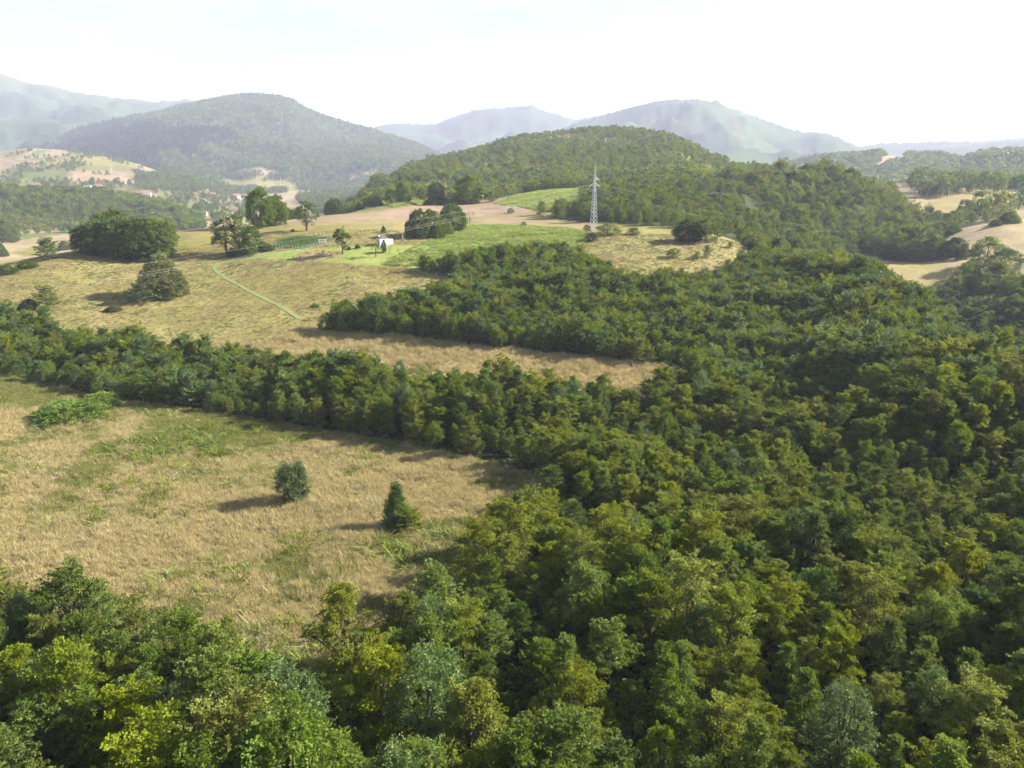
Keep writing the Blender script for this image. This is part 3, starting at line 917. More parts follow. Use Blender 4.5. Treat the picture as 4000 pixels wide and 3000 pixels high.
def project(x, y, z):
    x = np.asarray(x, float); y = np.asarray(y, float); z = np.asarray(z, float) - CAMZ
    f = y * math.cos(PITCH) - z * math.sin(PITCH)
    u = y * math.sin(PITCH) + z * math.cos(PITCH)
    f = np.maximum(f, .1)
    return CX + F * x / f, CY - F * u / f


def in_meadow(x, y):
    m = np.zeros(x.shape, bool)
    for pg_ in (M1, M2, M3, MG, MR, MS):
        m |= inside(pg_, x, y)
    return m


def rotz(n, r):
    return np.stack([r.normal(0, .04, n), r.normal(0, .04, n), r.uniform(0, 6.283, n)], 1)


def scl(s, r, j=.12):
    return np.stack([s * r.uniform(1 - j, 1 + j, len(s)), s * r.uniform(1 - j, 1 + j, len(s)), s * r.uniform(1 - j, 1 + j, len(s))], 1)


# ---- the near wood
r = np.random.default_rng(101)
x1, y1 = grid_scatter(math.radians(-48), math.radians(48), 14, 72, 2.75, 1)
x2, y2 = grid_scatter(math.radians(-48), math.radians(48), 72, 300, 2.0, 2)
x = np.concatenate([x1, x2]); y = np.concatenate([y1, y2])
R = np.hypot(x, y); b = np.arctan2(x, y)
tipx, tipy = ground(630, 712)
keep = ~in_meadow(x, y) & (np.hypot(x - tipx, y - tipy) > 6) & ((R < 268) | (b > ray(1620, 500)[0]))
x, y, R, b = x[keep], y[keep], R[keep], b[keep]
big = fbm(x / 14, y / 14, 301, 2)
size = np.where(R < 72, .92 + .6 * big, .68 + .5 * big) * r.uniform(.62, 1.22, len(x))
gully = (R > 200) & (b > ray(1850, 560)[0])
size = np.where(gully, size * 1.2, size)
# poorer, lower growth where the finger of wood thins out towards the meadow
kind = r.random(len(x))
patchn = fbm(x / 25, y / 25, 305, 3)
near_sel = R < 125
idx_n = np.select([kind + patchn * .5 < .26, kind + patchn * .5 < .46, kind + patchn * .5 < .66, kind < .76, kind < .82], [0, 1, 2, 3, 4], np.where(r.random(len(x)) < .5, 5, 6))
idx_m = np.select([kind + patchn * .5 < .26, kind + patchn * .5 < .46, kind < .66, kind < .84], [0, 1, 2, 3], 4)
idx_m = np.where(gully & (r.random(len(x)) < .8), 4, idx_m)  # shade of the right hill imitated by mostly dark-leaved trees in the gully
size = np.where(gully, size * 1.2, size)
px_, py_ = project(x, y, gz(x, y) + 5 * size)
vis = (px_ > -60) & (px_ < 2272) & (py_ < 1760) & (py_ > 0)
app = np.where(vis & near_sel, size / R, 0)
order = np.argsort(-app)
single = np.zeros(len(x), bool)
single[order[:290]] = True
single &= app > 0
LOOK = ['mid-green', 'yellow-green drooping', 'bright yellow-green spreading', 'tall narrow green', 'pale grey-green', 'dark green', 'bushy green']
COLS = ['far left', 'left', 'centre left', 'centre right', 'right', 'far right']
ORD = ['leftmost', 'second from left', 'third from left', 'fourth from left', 'fifth from left', 'sixth from left', 'seventh from left', 'eighth from left', 'ninth from left', 'tenth from left']
plan = []
for i in np.nonzero(single)[0]:
    k = int(idx_n[i])
    c_ = min(max(int(px_[i] / 2212 * 6), 0), 5)
    row = ('along the bottom edge' if py_[i] > 1500 else 'just above the bottom edge' if py_[i] > 1330 else
           'below the near meadow' if py_[i] > 1180 else 'level with the junipers' if py_[i] > 1020 else 'higher than the junipers')
    sz_ = 'large' if size[i] > 1.12 else 'small' if size[i] < .9 else 'medium'
    plan.append(('%s %s tree, wood %s, %s' % (sz_, LOOK[k], row, COLS[c_]), float(px_[i]), i, k))
plan.sort()
count = {}
for lab, _p, i, k in plan:
    count.setdefault(lab, []).append(i)
for lab, _p, i, k in plan:
    mates = count[lab]
    full = lab if len(mates) == 1 else lab + ', ' + ORD[min(mates.index(i), 9)]
    tree(NEAR[k], float(x[i]), float(y[i]), float(size[i]), float(r.uniform(0, 6.28)), full, 'tree', 'trees of the near wood', 'broadleaf_tree')
rest = ~single
a = rest & near_sel
zz = gz(x, y)
instancer('near_wood', np.stack([x, y, zz], 1)[a], scl(size[a], r), rotz(a.sum(), r), idx_n[a], NEAR, 'dense green wood of young broadleaf trees around the near meadows', 'wood')
a = rest & ~near_sel
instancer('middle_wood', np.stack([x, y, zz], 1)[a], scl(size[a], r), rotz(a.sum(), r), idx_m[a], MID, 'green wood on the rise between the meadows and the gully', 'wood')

# ---- wood between the pylon field and the hill, the hill, the knoll, the left slope
for (nm, b0, b1, R0, R1, sp, dom, protos, sz, lab, dens) in (
        ('scrub_wood', ray(1140, 450)[0], math.radians(46), 262, 520, 4.6, None, MID, .95, 'scrubby wood behind the pylon and up to the hill', .93),
        ('hill_wood', math.radians(-16), math.radians(26), 330, 1250, 6.0, 8, FAR, .82, 'wood covering the round hill behind the pylon', .95),
        ('knoll_wood', math.radians(8), math.radians(34), 320, 600, 6.5, 9, MID, 1.75, 'tall dark wood covering the knoll right of the pylon', 1),
        ('slope_wood', math.radians(-48), math.radians(-16), 600, 1200, 6.8, 10, FAR, 1.0, 'wood on the slope above the valley floor at the left', 1),
        ('ridge_wood', math.radians(14), math.radians(46), 1050, 2150, 11, 7, VFAR, 1.15, 'hazy wood on the far right ridge', .96),
        ('mountain_wood', math.radians(-36), math.radians(2), 1500, 3300, 11.5, 3, VFAR, 1.05, 'hazy forest covering the broad mountain on the left', 1)):
    r = np.random.default_rng(hash(nm) % 1000 if False else len(nm) * 13 + int(R0))
    x, y = grid_scatter(b0, b1, R0, R1, sp, int(R1))
    k = r.random(len(x)) < dens
    if dom is not None:
        k &= dom_at(x, y) == dom
    else:
        k &= dom_at(x, y) == 0
    if dom != 9:
        k &= ~in_meadow(x, y)
    for pg_ in (GFIELD, HFIELD):
        k &= ~inside(pg_, x, y)
    if nm == 'mountain_wood':
        for pts_, _c in FIELDS_FAR:
            k &= ~inside(poly(pts_), x, y)
    if nm == 'scrub_wood':
        k &= ~((np.hypot(x, y) < 305) & (np.arctan2(x, y) > ray(1620, 500)[0]))
    if nm in ('hill_wood', 'scrub_wood'):      # open scrub with grass showing between the stands
        op = fbm(x / 48, y / 48, 515, 3)
        k &= (op < .10) | (r.random(len(x)) < .35)
    x, y = x[k], y[k]
    pn = fbm(x / (sp * 9), y / (sp * 9), 77, 3)
    s = sz * r.uniform(.72, 1.2, len(x)) * (1 + .5 * pn)
    kd = r.random(len(x)) + pn * .6
    if protos is MID:
        idx = np.select([kd < .25, kd < .5, kd < .72, kd < .82], [0, 1, 2, 3], 4)
        if nm == 'knoll_wood':
            idx = np.select([kd < .3, kd < .45, kd < .7], [0, 1, 2], 4)
    elif protos is FAR:
        idx = np.select([kd < .30, kd < .66, kd < .80], [0, 1, 2], 3)
    else:
        idx = np.where(kd < .6, 0, 1)
    pr_ = list(protos)
    if nm == 'mountain_wood':       # planted conifers on the lower left flank
        pr_ = list(protos) + CONI
        qx, qy = project(x, y, gz(x, y))
        con = (qx < 420 + 260 * fbm(x / 160, y / 160, 91, 3)) & (fbm(x / 130, y / 130, 93, 3) > -.25) & (qy > 262)
        idx = np.where(con, 2, idx)
    instancer(nm, np.stack([x, y, gz(x, y)], 1), scl(s, r), rotz(len(x), r), idx, pr_, lab, 'wood')

# ------------------------------------------------------------------ single trees and bushes
SINGLES = [
    # px, py of the base, height px, width px, form, name, label
    (190, 546, 58, 62, TALL[1], 'tree', 'lowest dark tree at the left end of the big dense clump'),
    (224, 551, 74, 78, TALL[1], 'tree', 'dark rounded tree, second from the left in the big dense clump'),
    (264, 556, 82, 82, TALL[1], 'tree', 'dark tree in the middle of the big dense clump on the left meadow'),
    (250, 542, 80, 84, TALL[0], 'tree', 'tree at the back of the big dense clump on the left meadow'),
    (306, 561, 84, 84, TALL[1], 'tree', 'tall tree right of the middle in the big dense clump'),
    (345, 557, 76, 76, TALL[0], 'tree', 'sunlit tree at the right end of the big dense clump'),
    (352, 641, 84, 92, DOME[2], 'bush', 'large round olive-green bush on the left meadow'),
    (300, 656, 38, 50, MID[3], 'bush', 'small round bush at the left foot of the large olive-green bush'),
    (246, 671, 10, 32, DOME[2], 'bush', 'low grey-green shrub in the grass below the olive-green bush'),
    (103, 667, 41, 52, MID[2], 'bush', 'round green bush near the left edge above the tree band'),
    (64, 669, 22, 38, DOME[2], 'bush', 'small bush left of the round bush near the left edge'),
    (8, 523, 46, 62, DOME[0], 'tree', 'rounded tree cut by the left edge above the valley fields'),
    (2, 554, 26, 28, DOME[1], 'bush', 'dark bush at the left edge below the rounded tree'),
    (106, 561, 40, 52, MID[3], 'bush', 'loose bush on the rim of the meadow left of the dense clump'),
    (140, 540, 18, 26, DOME[2], 'bush', 'small bush between the loose rim bush and the dense clump'),
    (60, 578, 12, 40, DOME[0], 'bush', 'low hedge shrub on the meadow rim near the left edge'),
    (15, 590, 16, 46, DOME[1], 'bush', 'low dark hedge shrub at the left end of the meadow rim'),
    (490, 548, 73, 54, AIRY[0], 'tree', 'open tree with a bare leaning trunk beside the mown path'),
    (519, 546, 72, 42, MID[2], 'tree', 'tall slender tree right behind the open leaning tree'),
    (546, 546, 50, 46, MID[4], 'tree', 'shorter tree at the right of the group beside the path'),
    (503, 556, 18, 24, DOME[0], 'bush', 'bright little bush at the foot of the path trees'),
    (533, 551, 28, 42, DOME[0], 'bush', 'bush under the shorter tree of the path group'),
    (575, 541, 14, 32, DOME[1], 'bush', 'dark shrub at the corner of the fenced garden plot'),
    (565, 492, 76, 56, TALL[0], 'tree', 'front left tree of the big pair on the rim of the hay field'),
    (596, 487, 58, 50, TALL[0], 'tree', 'right-hand tree beside the front left tree of the big pair'),
    (612, 462, 54, 52, TALL[1], 'tree', 'back tree of the big group on the rim of the hay field'),
    (640, 460, 38, 36, TALL[0], 'tree', 'small tree at the right end of the big group on the rim'),
    (663, 499, 60, 44, AIRY[0], 'tree', 'lone tree with a thick bare trunk in the hay field'),
    (722, 452, 45, 38, TALL[1], 'tree', 'leafy tree standing right of the lone tree behind the crest'),
    (692, 455, 11, 22, DOME[0], 'bush', 'small shrub at the foot of the leafy crest tree'),
    (750, 450, 26, 20, BARE, 'bush', 'thin brownish bush right of the leafy crest tree'),
    (776, 448, 13, 20, DOME[0], 'bush', 'small green shrub on the crest behind the hay field'),
    (806, 447, 25, 38, DOME[2], 'bush', 'wide olive bush on the crest behind the hay field'),
    (845, 443, 30, 30, MID[4], 'tree', 'dark round tree right of the wide olive bush on the crest'),
    (872, 440, 46, 32, TALL[0], 'tree', 'tall pale tree left of the middle of the crest'),
    (922, 438, 11, 18, DOME[2], 'bush', 'small pale bush on the crest between two tall trees'),
    (943, 441, 48, 36, TALL[1], 'tree', 'tall dark tree on the crest above the field trees'),
    (960, 440, 16, 24, DOME[2], 'bush', 'round bush leaning on the tall dark crest tree'),
    (984, 437, 15, 26, DOME[2], 'bush', 'round grey bush left of the largest crest tree'),
    (1016, 434, 55, 62, TALL[0], 'tree', 'largest tree on the crest, beside the white shed'),
    (1062, 429, 22, 28, MID[0], 'tree', 'small tree right of the white shed on the crest'),
    (905, 515, 60, 40, TALL[1], 'tree', 'left tall tree of the group at the edge of the bright crop'),
    (932, 511, 52, 38, TALL[0], 'tree', 'second tall tree of the group at the edge of the bright crop'),
    (941, 515, 28, 34, DOME[0], 'bush', 'bush in front of the tall trees at the edge of the bright crop'),
    (978, 500, 57, 54, TALL[1], 'tree', 'large dark tree at the right of the group by the bright crop'),
    (960, 507, 30, 38, DOME[0], 'bush', 'bush in front of the large dark tree by the bright crop'),
    (1014, 486, 31, 24, BARE, 'tree', 'thin half-bare tree at the right end of the group by the bright crop'),
    (886, 513, 29, 24, JUNI[0], 'tree', 'small pointed tree at the left end of the group by the crop'),
    (829, 504, 14, 13, JUNI[1], 'tree', 'tiny pointed tree behind the white hut'),
    (740, 549, 58, 30, AIRY[1], 'tree', 'slender tree beside the garden plot left of the white hut'),
    (812, 556, 36, 20, AIRY[2], 'tree', 'thin orchard tree in front of the white hut'),
    (829, 546, 20, 13, JUNI[0], 'tree', 'small conical tree in front of the right half of the hut'),
    (842, 547, 15, 9, BARE, 'tree', 'bare sapling right of the small conical tree'),
    (861, 549, 11, 8, BARE, 'tree', 'smallest sapling, farthest right in the orchard'),
    (798, 557, 9, 8, BARE, 'tree', 'tiny sapling below the thin orchard tree'),
    (773, 537, 8, 11, DOME[2], 'bush', 'little shrub left of the hut in the orchard grass'),
    (754, 540, 7, 9, DOME[2], 'bush', 'tiny shrub next to the slender garden tree'),
    (632, 500, 5, 7, DOME[0], 'bush', 'tiny green bush right of the lone hay field tree'),
    (1279, 520, 15, 38, MID[3], 'bush', 'low bush in front of the foot of the pylon'),
    (1312, 509, 24, 48, MID[0], 'bush', 'wide bush right behind the foot of the pylon'),
    (1268, 501, 13, 18, MID[4], 'bush', 'dark bush left behind the foot of the pylon'),
    (1368, 507, 13, 32, MID[3], 'bush', 'low bush in the strip of grass right of the pylon'),
    (1103, 461, 10, 15, MID[4], 'bush', 'single dark bush on the bare field below the far crop'),
    (1131, 490, 10, 12, MID[4], 'bush', 'single round bush on the upper edge of the bright crop'),
    (1488, 521, 46, 62, TALL[1], 'tree', 'dark spreading oak right of the pylon, left half of the pair'),
    (1524, 521, 48, 66, MID[0], 'tree', 'broad oak at the right of the dark spreading oak'),
    (1455, 557, 19, 26, MID[0], 'bush', 'round bush at the near edge of the grass right of the pylon'),
    (1527, 557, 23, 18, MID[3], 'bush', 'upright bush at the near edge of the right-hand grass'),
    (1505, 560, 14, 18, MID[2], 'bush', 'small bush left of the upright bush on the right-hand grass'),
    (1577, 537, 13, 14, MID[1], 'bush', 'small bush at the right end of the right-hand grass'),
    (634, 1088, 79, 66, JUNI[0], 'juniper', 'dense round-topped juniper standing alone in the near meadow'),
    (858, 1143, 96, 58, JUNI[1], 'juniper', 'taller pointed juniper in the near meadow, right of the round one'),
    (888, 1147, 46, 58, MID[1], 'bush', 'bright green bush grown against the pointed juniper'),
    (160, 905, 30, 150, BRAMBLE[0], 'bramble_patch', 'bright green bramble patch below the left end of the tree band'),
    (215, 880, 24, 90, BRAMBLE[0], 'bramble_patch', 'darker bramble patch between the bright patch and the tree band'),
    (752, 672, 14, 34, DOME[1], 'bush', 'low shrub at the tip of the finger of wood'),
    (820, 655, 12, 40, DOME[2], 'bush', 'low scrub patch on the meadow above the finger of wood'),
    (680, 664, 6, 18, DOME[0], 'bush', 'tiny green patch of scrub on the slope right of the path'),
    (1985, 503, 30, 44, DOME[0], 'tree', 'round tree at the head of the gully field on the right'),
    (2062, 488, 32, 32, MID[0], 'tree', 'tall tree at the upper corner of the right slope field'),
    (2048, 506, 24, 52, DOME[1], 'bush', 'dark bush mass below the tall tree on the right slope'),
    (2180, 482, 22, 40, DOME[0], 'bush', 'bush on the right slope field near the right edge'),
    (2150, 488, 12, 24, DOME[1], 'bush', 'small bush left of the right-edge field bush'),
    (1935, 560, 34, 60, DOME[1], 'tree', 'dark tree left end of the row across the gully field'),
    (1975, 562, 40, 66, DOME[1], 'tree', 'second dark tree in the row across the gully field'),
    (2015, 558, 42, 70, DOME[0], 'tree', 'third tree in the row across the gully field'),
    (2060, 556, 38, 66, DOME[1], 'tree', 'right-hand dark tree in the row across the gully field'),
    (2130, 575, 56, 70, MID[0], 'tree', 'tall tree at the near edge of the right slope field'),
    (2170, 590, 48, 66, MID[4], 'tree', 'dark tree at the near edge of the right slope field'),
]
r = np.random.default_rng(55)
for (px, py, hp, wp, pr, nm, lab) in SINGLES:
    gx, gy = ground(px, py)
    if py < 500 and hp > 0:      # behind a crest: keep to the rim instead of sliding far away
        Rg = math.hypot(gx, gy)
        lim = {True: 385, False: 900}[px < 1100]
        if Rg > lim:
            gx, gy = gx * lim / Rg, gy * lim / Rg
    dist = math.sqrt(gx * gx + gy * gy + (CAMZ - float(gz(gx, gy))) ** 2)
    f = (gy * math.cos(PITCH) + (CAMZ - float(gz(gx, gy))) * math.sin(PITCH))
    tree(pr, gx, gy, hp / F * f / pr.H * 1.03, float(r.uniform(0, 6.28)), lab, 'tree' if nm == 'tree' else 'bush' if nm in ('bush', 'bramble_patch') else nm, None,
         {'tree': 'tree', 'bush': 'bush'}.get(nm, nm), wp / F * f / pr.W * 1.0)

HOUSES = ((500, 467, 25, 17, 'M_WHITE', 'M_ROOFB', 'large white house with long brown roof nearest to the hay field', .5),
          (428, 475, 18, 14, 'M_BRICK', 'M_ROOFR', 'red-roofed brick house among trees in front of the village', .35),
          (437, 466, 20, 9, 'M_CREAM', 'M_ROOFG', 'low grey-roofed house behind the red-roofed brick house', .2),
          (357, 471, 20, 12, 'M_CREAM', 'M_ROOFG', 'cream house with dark grey roof left of the brick house', .25),
          (352, 482, 22, 7, 'M_BRICK', 'M_ROOFR', 'low red-roofed barn in front of the cream house', .2),
          (334, 466, 11, 9, 'M_WHITE', 'M_SHEET', 'small pale house left of the cream house', .4),
          (300, 424, 14, 11, 'M_WHITE', 'M_ROOFR', 'left red-roofed house on the slope above the village', .3),
          (318, 425, 16, 14, 'M_WHITE', 'M_ROOFR', 'white house with red roof on the slope above the village', .35),
          (335, 425, 8, 8, 'M_WHITE', 'M_ROOFG', 'small white house right of the red-roofed pair on the slope', .4),
          (440, 438, 12, 10, 'M_CREAM', 'M_ROOFG', 'small house with a pink gable end above the tree belt', .3),
          (459, 424, 12, 9, 'M_WHITE', 'M_ROOFR', 'white house half hidden by dark trees in the upper village', .35),
          (484, 414, 14, 10, 'M_WHITE', 'M_ROOFB', 'highest white house at the top of the village', .3),
          (512, 428, 14, 10, 'M_WHITE', 'M_ROOFR', 'white house with hipped red roof in the upper village', .5),
          (532, 428, 14, 9, 'M_CREAM', 'M_ROOFR', 'red-roofed house at the right of the upper village', .3),
          (534, 436, 24, 6, 'M_WHITE', 'M_SHEET', 'long low white hall below the red-roofed houses', .15),
          (482, 437, 8, 6, 'M_WHITE', 'M_ROOFR', 'tiny white house below the upper village', .3),
          (500, 438, 10, 7, 'M_WHITE', 'M_ROOFG', 'small grey-roofed house left of the long white hall', .4),
          (190, 408, 14, 7, 'M_WHITE', 'M_ROOFG', 'grey-roofed farm building on the field below the hedges', .2),
          (214, 405, 12, 7, 'M_CREAM', 'M_ROOFR', 'red-roofed farm building beside the grey-roofed one', .3),
          (146, 405, 6, 5, 'M_WHITE', 'M_SHEET', 'tiny white hut by the trees on the far left field', .3))

# tree rows and copses of the valley and the field hill, each polygon filled with crowns
ROWS = [
    [(40, 392), (60, 372), (85, 366), (105, 372), (90, 396), (60, 404)], [(0, 410), (0, 392), (40, 384), (60, 398), (40, 410)], [(85, 392), (230, 398), (300, 405), (330, 412), (230, 410), (90, 402)],
    [(105, 368), (140, 362), (230, 345), (270, 340), (230, 354), (130, 370)], [(140, 404), (200, 400), (245, 404), (240, 410), (150, 412)], [(255, 404), (330, 380), (370, 392), (330, 408)],
    [(300, 404), (480, 406), (620, 410), (620, 418), (420, 418), (300, 412)], [(140, 450), (300, 446), (460, 447), (600, 452), (640, 456), (430, 463), (300, 474), (240, 478)],
    [(290, 376), (420, 392), (480, 404), (380, 404), (300, 398)], [(345, 350), (420, 366), (470, 386), (400, 390), (340, 372)], [(440, 462), (520, 456), (545, 468), (460, 478)],
    [(640, 430), (780, 410), (850, 412), (800, 430), (650, 446)], [(650, 395), (760, 388), (830, 392), (800, 404), (660, 412)],
    [(560, 376), (640, 372), (720, 384), (700, 392), (600, 384)], [(1990, 425), (2060, 408), (2140, 395), (2212, 388), (2212, 398), (2120, 416), (2040, 432)],
    [(1960, 400), (2020, 392), (2080, 395), (2060, 420), (1985, 430)], [(2060, 480), (2130, 460), (2212, 436), (2260, 430), (2260, 446), (2140, 474)],
    [(330, 421), (430, 424), (560, 417), (565, 446), (440, 449), (350, 446)],
    [(2130, 405), (2212, 385), (2260, 390), (2260, 415), (2150, 425)],
]
X = []; Y = []; SB = []; HX = []; HY = []
for ri, pg_ in enumerate(ROWS):
    dense = ri in (6, 7, 8, 9, 10, 11, 12, 14, 15, 16, 18)
    w = poly(pg_)
    lo = w.min(0); hi = w.max(0)
    n = int(min(max((hi - lo)[0] * (hi - lo)[1] / (80 if dense else 170 if ri == 17 else 120), 10), 9000))
    qx = rng.uniform(lo[0], hi[0], n); qy = rng.uniform(lo[1], hi[1], n)
    k = inside(w, qx, qy) & (np.hypot(qx, qy) > 420)
    X.append(qx[k]); Y.append(qy[k]); SB.append(np.full(k.sum(), 1.25 if dense else 1.0))
X = np.concatenate(X); Y = np.concatenate(Y)
# hedgerows of the field hill
HEDGES = [[(0, 374), (60, 372), (100, 367), (150, 361), (270, 339)], [(30, 363), (90, 358), (120, 356)], [(55, 345), (110, 341), (150, 338)], [(140, 372), (200, 375), (240, 380)],
          [(0, 404), (60, 395), (140, 393), (230, 399), (315, 407)], [(110, 352), (165, 349)], [(130, 325), (180, 335), (250, 349), (300, 364)], [(0, 340), (40, 333), (70, 326)],
          [(35, 388), (45, 370), (60, 360)], [(480, 398), (540, 388), (640, 392)], [(500, 380), (570, 384), (600, 376)], [(0, 512), (90, 505), (190, 495)]]
for ln_ in HEDGES:
    g_ = np.array([ground(a_, b_) for a_, b_ in ln_])
    for i in range(len(g_) - 1):
        n = int(np.linalg.norm(g_[i + 1] - g_[i]) / 5) + 2
        t_ = rng.random(n)[:, None]
        p_ = g_[i] * (1 - t_) + g_[i + 1] * t_ + rng.normal(0, 5, (n, 2))
        p_ = p_[rng.random(n) < .75]
        HX.append(p_[:, 0]); HY.append(p_[:, 1])
HX = np.concatenate(HX); HY = np.concatenate(HY)
# loose trees dotted over the far fields
qx, qy = grid_scatter(math.radians(-46), math.radians(-4), 1000, 2000, 55, 404)
k = rng.random(len(qx)) < .3
X = np.concatenate([X, qx[k]]); Y = np.concatenate([Y, qy[k]]); SB = np.concatenate(SB + [np.full(k.sum(), 1.0)])
k = dom_at(X, Y) != 10
for pts_, _c in FIELDS_FAR:
    k &= ~inside(poly(pts_), X, Y)
for q in HOUSES:                                   # yards and the open ground in front of the houses
    hx, hy = ground(q[0], q[1])
    hr = math.hypot(hx, hy)
    al = (X * hx + Y * hy) / hr; pe = np.abs(X * hy - Y * hx) / hr
    k &= ~((pe < 12) & (al > hr - 55) & (al < hr + 10))
X, Y, SB = np.concatenate([X[k], HX]), np.concatenate([Y[k], HY]), np.concatenate([SB[k], np.full(len(HX), .85)])
s = rng.uniform(.55, 1.2, len(X)) * SB
kd = rng.random(len(X))
instancer('valley_trees', np.stack([X, Y, gz(X, Y)], 1), scl(s, rng, .2), rotz(len(X), rng), np.select([kd < .35, kd < .5, kd < .85], [0, 1, 2], 3), FAR,
          'hedgerow trees and copses between the valley fields and houses', 'trees')


# ------------------------------------------------------------------ grass, crops
def tuft(name, seed, n, h, w, spread, m, lean=.35, heads=0):
    r = np.random.default_rng(seed)
    v = []; q = []; t = []
    for i in range(n):
        a = r.uniform(0, 6.28); d = spread * math.sqrt(r.random())
        p = np.array((math.cos(a) * d, math.sin(a) * d, 0))
        hh = h * r.uniform(.55, 1.15)
        ld = np.array((r.normal() * lean, r.normal() * lean, 1.0)) * hh
        sd = unit(np.array((math.cos(a + 1.5 + r.normal()), math.sin(a + 1.5), 0.0))) * w * r.uniform(.7, 1.3)
        k = len(v)
        v += [p - sd, p + sd, p + ld * .62 + sd * .8 + np.array((0, 0, .0)), p + ld * .62 - sd * .8]
        top = p + ld + np.array((ld[0], ld[1], -.1 * hh)) * .5
        v += [top + sd * .25, top - sd * .25]
        q += [[k, k + 1, k + 2, k + 3], [k + 3, k + 2, k + 4, k + 5]]
        t += [r.random()] * 6
    me = mesh_quads(name, np.array(v), np.array(q), [m], None, np.array(t))
    return bpy.data.objects.new(name + '_form', me)


TUFTS = [tuft('straw_tuft', 1, 34, .46, .010, .30, M_STRAW, .22), tuft('straw_tuft', 2, 30, .56, .010, .28, M_STRAW, .2), tuft('grass_tuft', 3, 34, .38, .012, .30, M_GRASS, .25),
         tuft('grass_tuft', 4, 34, .34, .013, .30, M_GRASSG, .3)]


SHORT = [tuft('short_straw', 5, 30, .40, .014, .36, M_STRAW2), tuft('short_straw', 6, 30, .45, .014, .36, M_STRAW2), tuft('short_grass', 7, 30, .36, .015, .36, M_GRASS2),
         tuft('short_grass', 8, 30, .34, .016, .36, M_GRASSG)]


def meadow_tufts(name, pg_, spacing, seed, green, label, smin=.8, smax=1.3, extra=None, flat=1.0):
    r = np.random.default_rng(seed)
    lo = pg_.min(0); hi = pg_.max(0)
    lo = np.maximum(lo, [-150, 20]); hi = np.minimum(hi, [120, 320])
    n = int((hi - lo)[0] * (hi - lo)[1] / spacing ** 2)
    qx = r.uniform(lo[0], hi[0], n); qy = r.uniform(lo[1], hi[1], n)
    k = inside(pg_, qx, qy) & (np.abs(np.arctan2(qx, qy)) < math.radians(38))
    if extra is not None:
        k &= extra(qx, qy)
    qx, qy = qx[k], qy[k]
    Rq = np.hypot(qx, qy)
    g = green + 1.6 * fbm(qx / 22, qy / 22, 201, 4) + 1.0 * fbm(qx / 4, qy / 4, 411, 3) - .5 * np.exp(-(fbm(qx / 30, qy / 12, 77, 2) / .02) ** 2) + np.clip((Rq - 78) / 30, 0, 1) * (.45 if name == 'near_grass' else 0)
    rr = r.random(len(qx)) * .5 + .25
    idx = np.where(rr < g, np.where(r.random(len(qx)) < .75, 2, 3), np.where(r.random(len(qx)) < .5, 0, 1))
    dn = fbm(qx / 3.5, qy / 3.5, 433, 3)
    s = r.uniform(smin, smax, len(qx)) * (1 + .7 * dn)
    sc = np.stack([s, s, s * flat * r.uniform(.7, 1.2, len(qx))], 1)
    rot = np.stack([r.normal(0, .09, len(qx)), r.normal(0, .09, len(qx)), r.uniform(0, 6.28, len(qx))], 1)
    instancer(name, np.stack([qx, qy, gz(qx, qy)], 1), sc, rot, idx, SHORT if name == 'slope_grass' else TUFTS, label, 'grass')


def not_crop(qx, qy):
    m = np.ones(qx.shape, bool)
    for pg_ in (CROP1, CROP2, GARDEN, SOIL, LAWN):
        m &= ~inside(pg_, qx, qy)
    return m & (np.hypot(qx, qy) < 265) & ~inside(PATH_POLY, qx, qy)


pc = np.array([ground(px, py) for px, py in PATHP])
tan = unit(np.gradient(pc, axis=0))
nor = np.stack([-tan[:, 1], tan[:, 0]], 1)
PATH_POLY = np.vstack([pc + nor * .9, (pc - nor * .9)[::-1]])
meadow_tufts('near_grass', M1, .26, 31, .40, 'tall dry grass of the near meadow')
meadow_tufts('strip_grass', M2, .42, 32, .20, 'dry reddish grass of the meadow strip between the tree bands', 1.0, 1.6)
meadow_tufts('slope_grass', M3, .8, 33, .42, 'short dry grass of the upper meadow slope', .9, 1.5, not_crop, .5)

F_WEED = tuft('weed', 12, 26, .55, .05, .38, M_GRASSG, .8)
F_DOCK = tuft('weed', 13, 20, .7, .03, .3, M_LEAFY, .5)
M_FLW = plain('white_petals', (.75, .75, .70), .8, .05, 2)
M_FLY = plain('yellow_petals', (.70, .55, .06), .8, .08, 2)


def flower(name, m):
    r = np.random.default_rng(3)
    b_ = MB()
    for i in range(14):
        px, py, pz = r.normal(0, .22), r.normal(0, .22), r.uniform(.45, .75)
        b_.bar((px * 2, py * 2, pz * 1.6), (px * 2 + r.normal(0, .02), py * 2 + r.normal(0, .02), pz * 1.6 + .05), .035, .05, 5)
    return bpy.data.objects.new(name + '_form', b_.mesh(name, m))


def sprinkle(name, forms, n, seed, thr, freq, label, cat, s0, s1):
    r = np.random.default_rng(seed)
    lo = np.maximum(M1.min(0), [-120, 20]); hi = np.minimum(M1.max(0), [60, 170])
    qx = r.uniform(lo[0], hi[0], n); qy = r.uniform(lo[1], hi[1], n)
    k = inside(M1, qx, qy) & (fbm(qx / freq, qy / freq, seed, 3) > thr)
    qx, qy = qx[k], qy[k]
    s = r.uniform(s0, s1, len(qx))
    instancer(name, np.stack([qx, qy, gz(qx, qy)], 1), np.stack([s, s, s], 1), rotz(len(qx), r), r.integers(0, len(forms), len(qx)), forms, label, cat)


sprinkle('meadow_weeds', [F_WEED, F_DOCK], 9000, 501, .18, 9, 'clumps of green weeds in the near meadow', 'weeds', .8, 1.7)
sprinkle('meadow_flowers', [flower('white_flower', M_FLW), flower('yellow_flower', M_FLY)], 3500, 507, .26, 7, 'white and yellow flowers sprinkled in the near meadow', 'flowers', .35, .65)

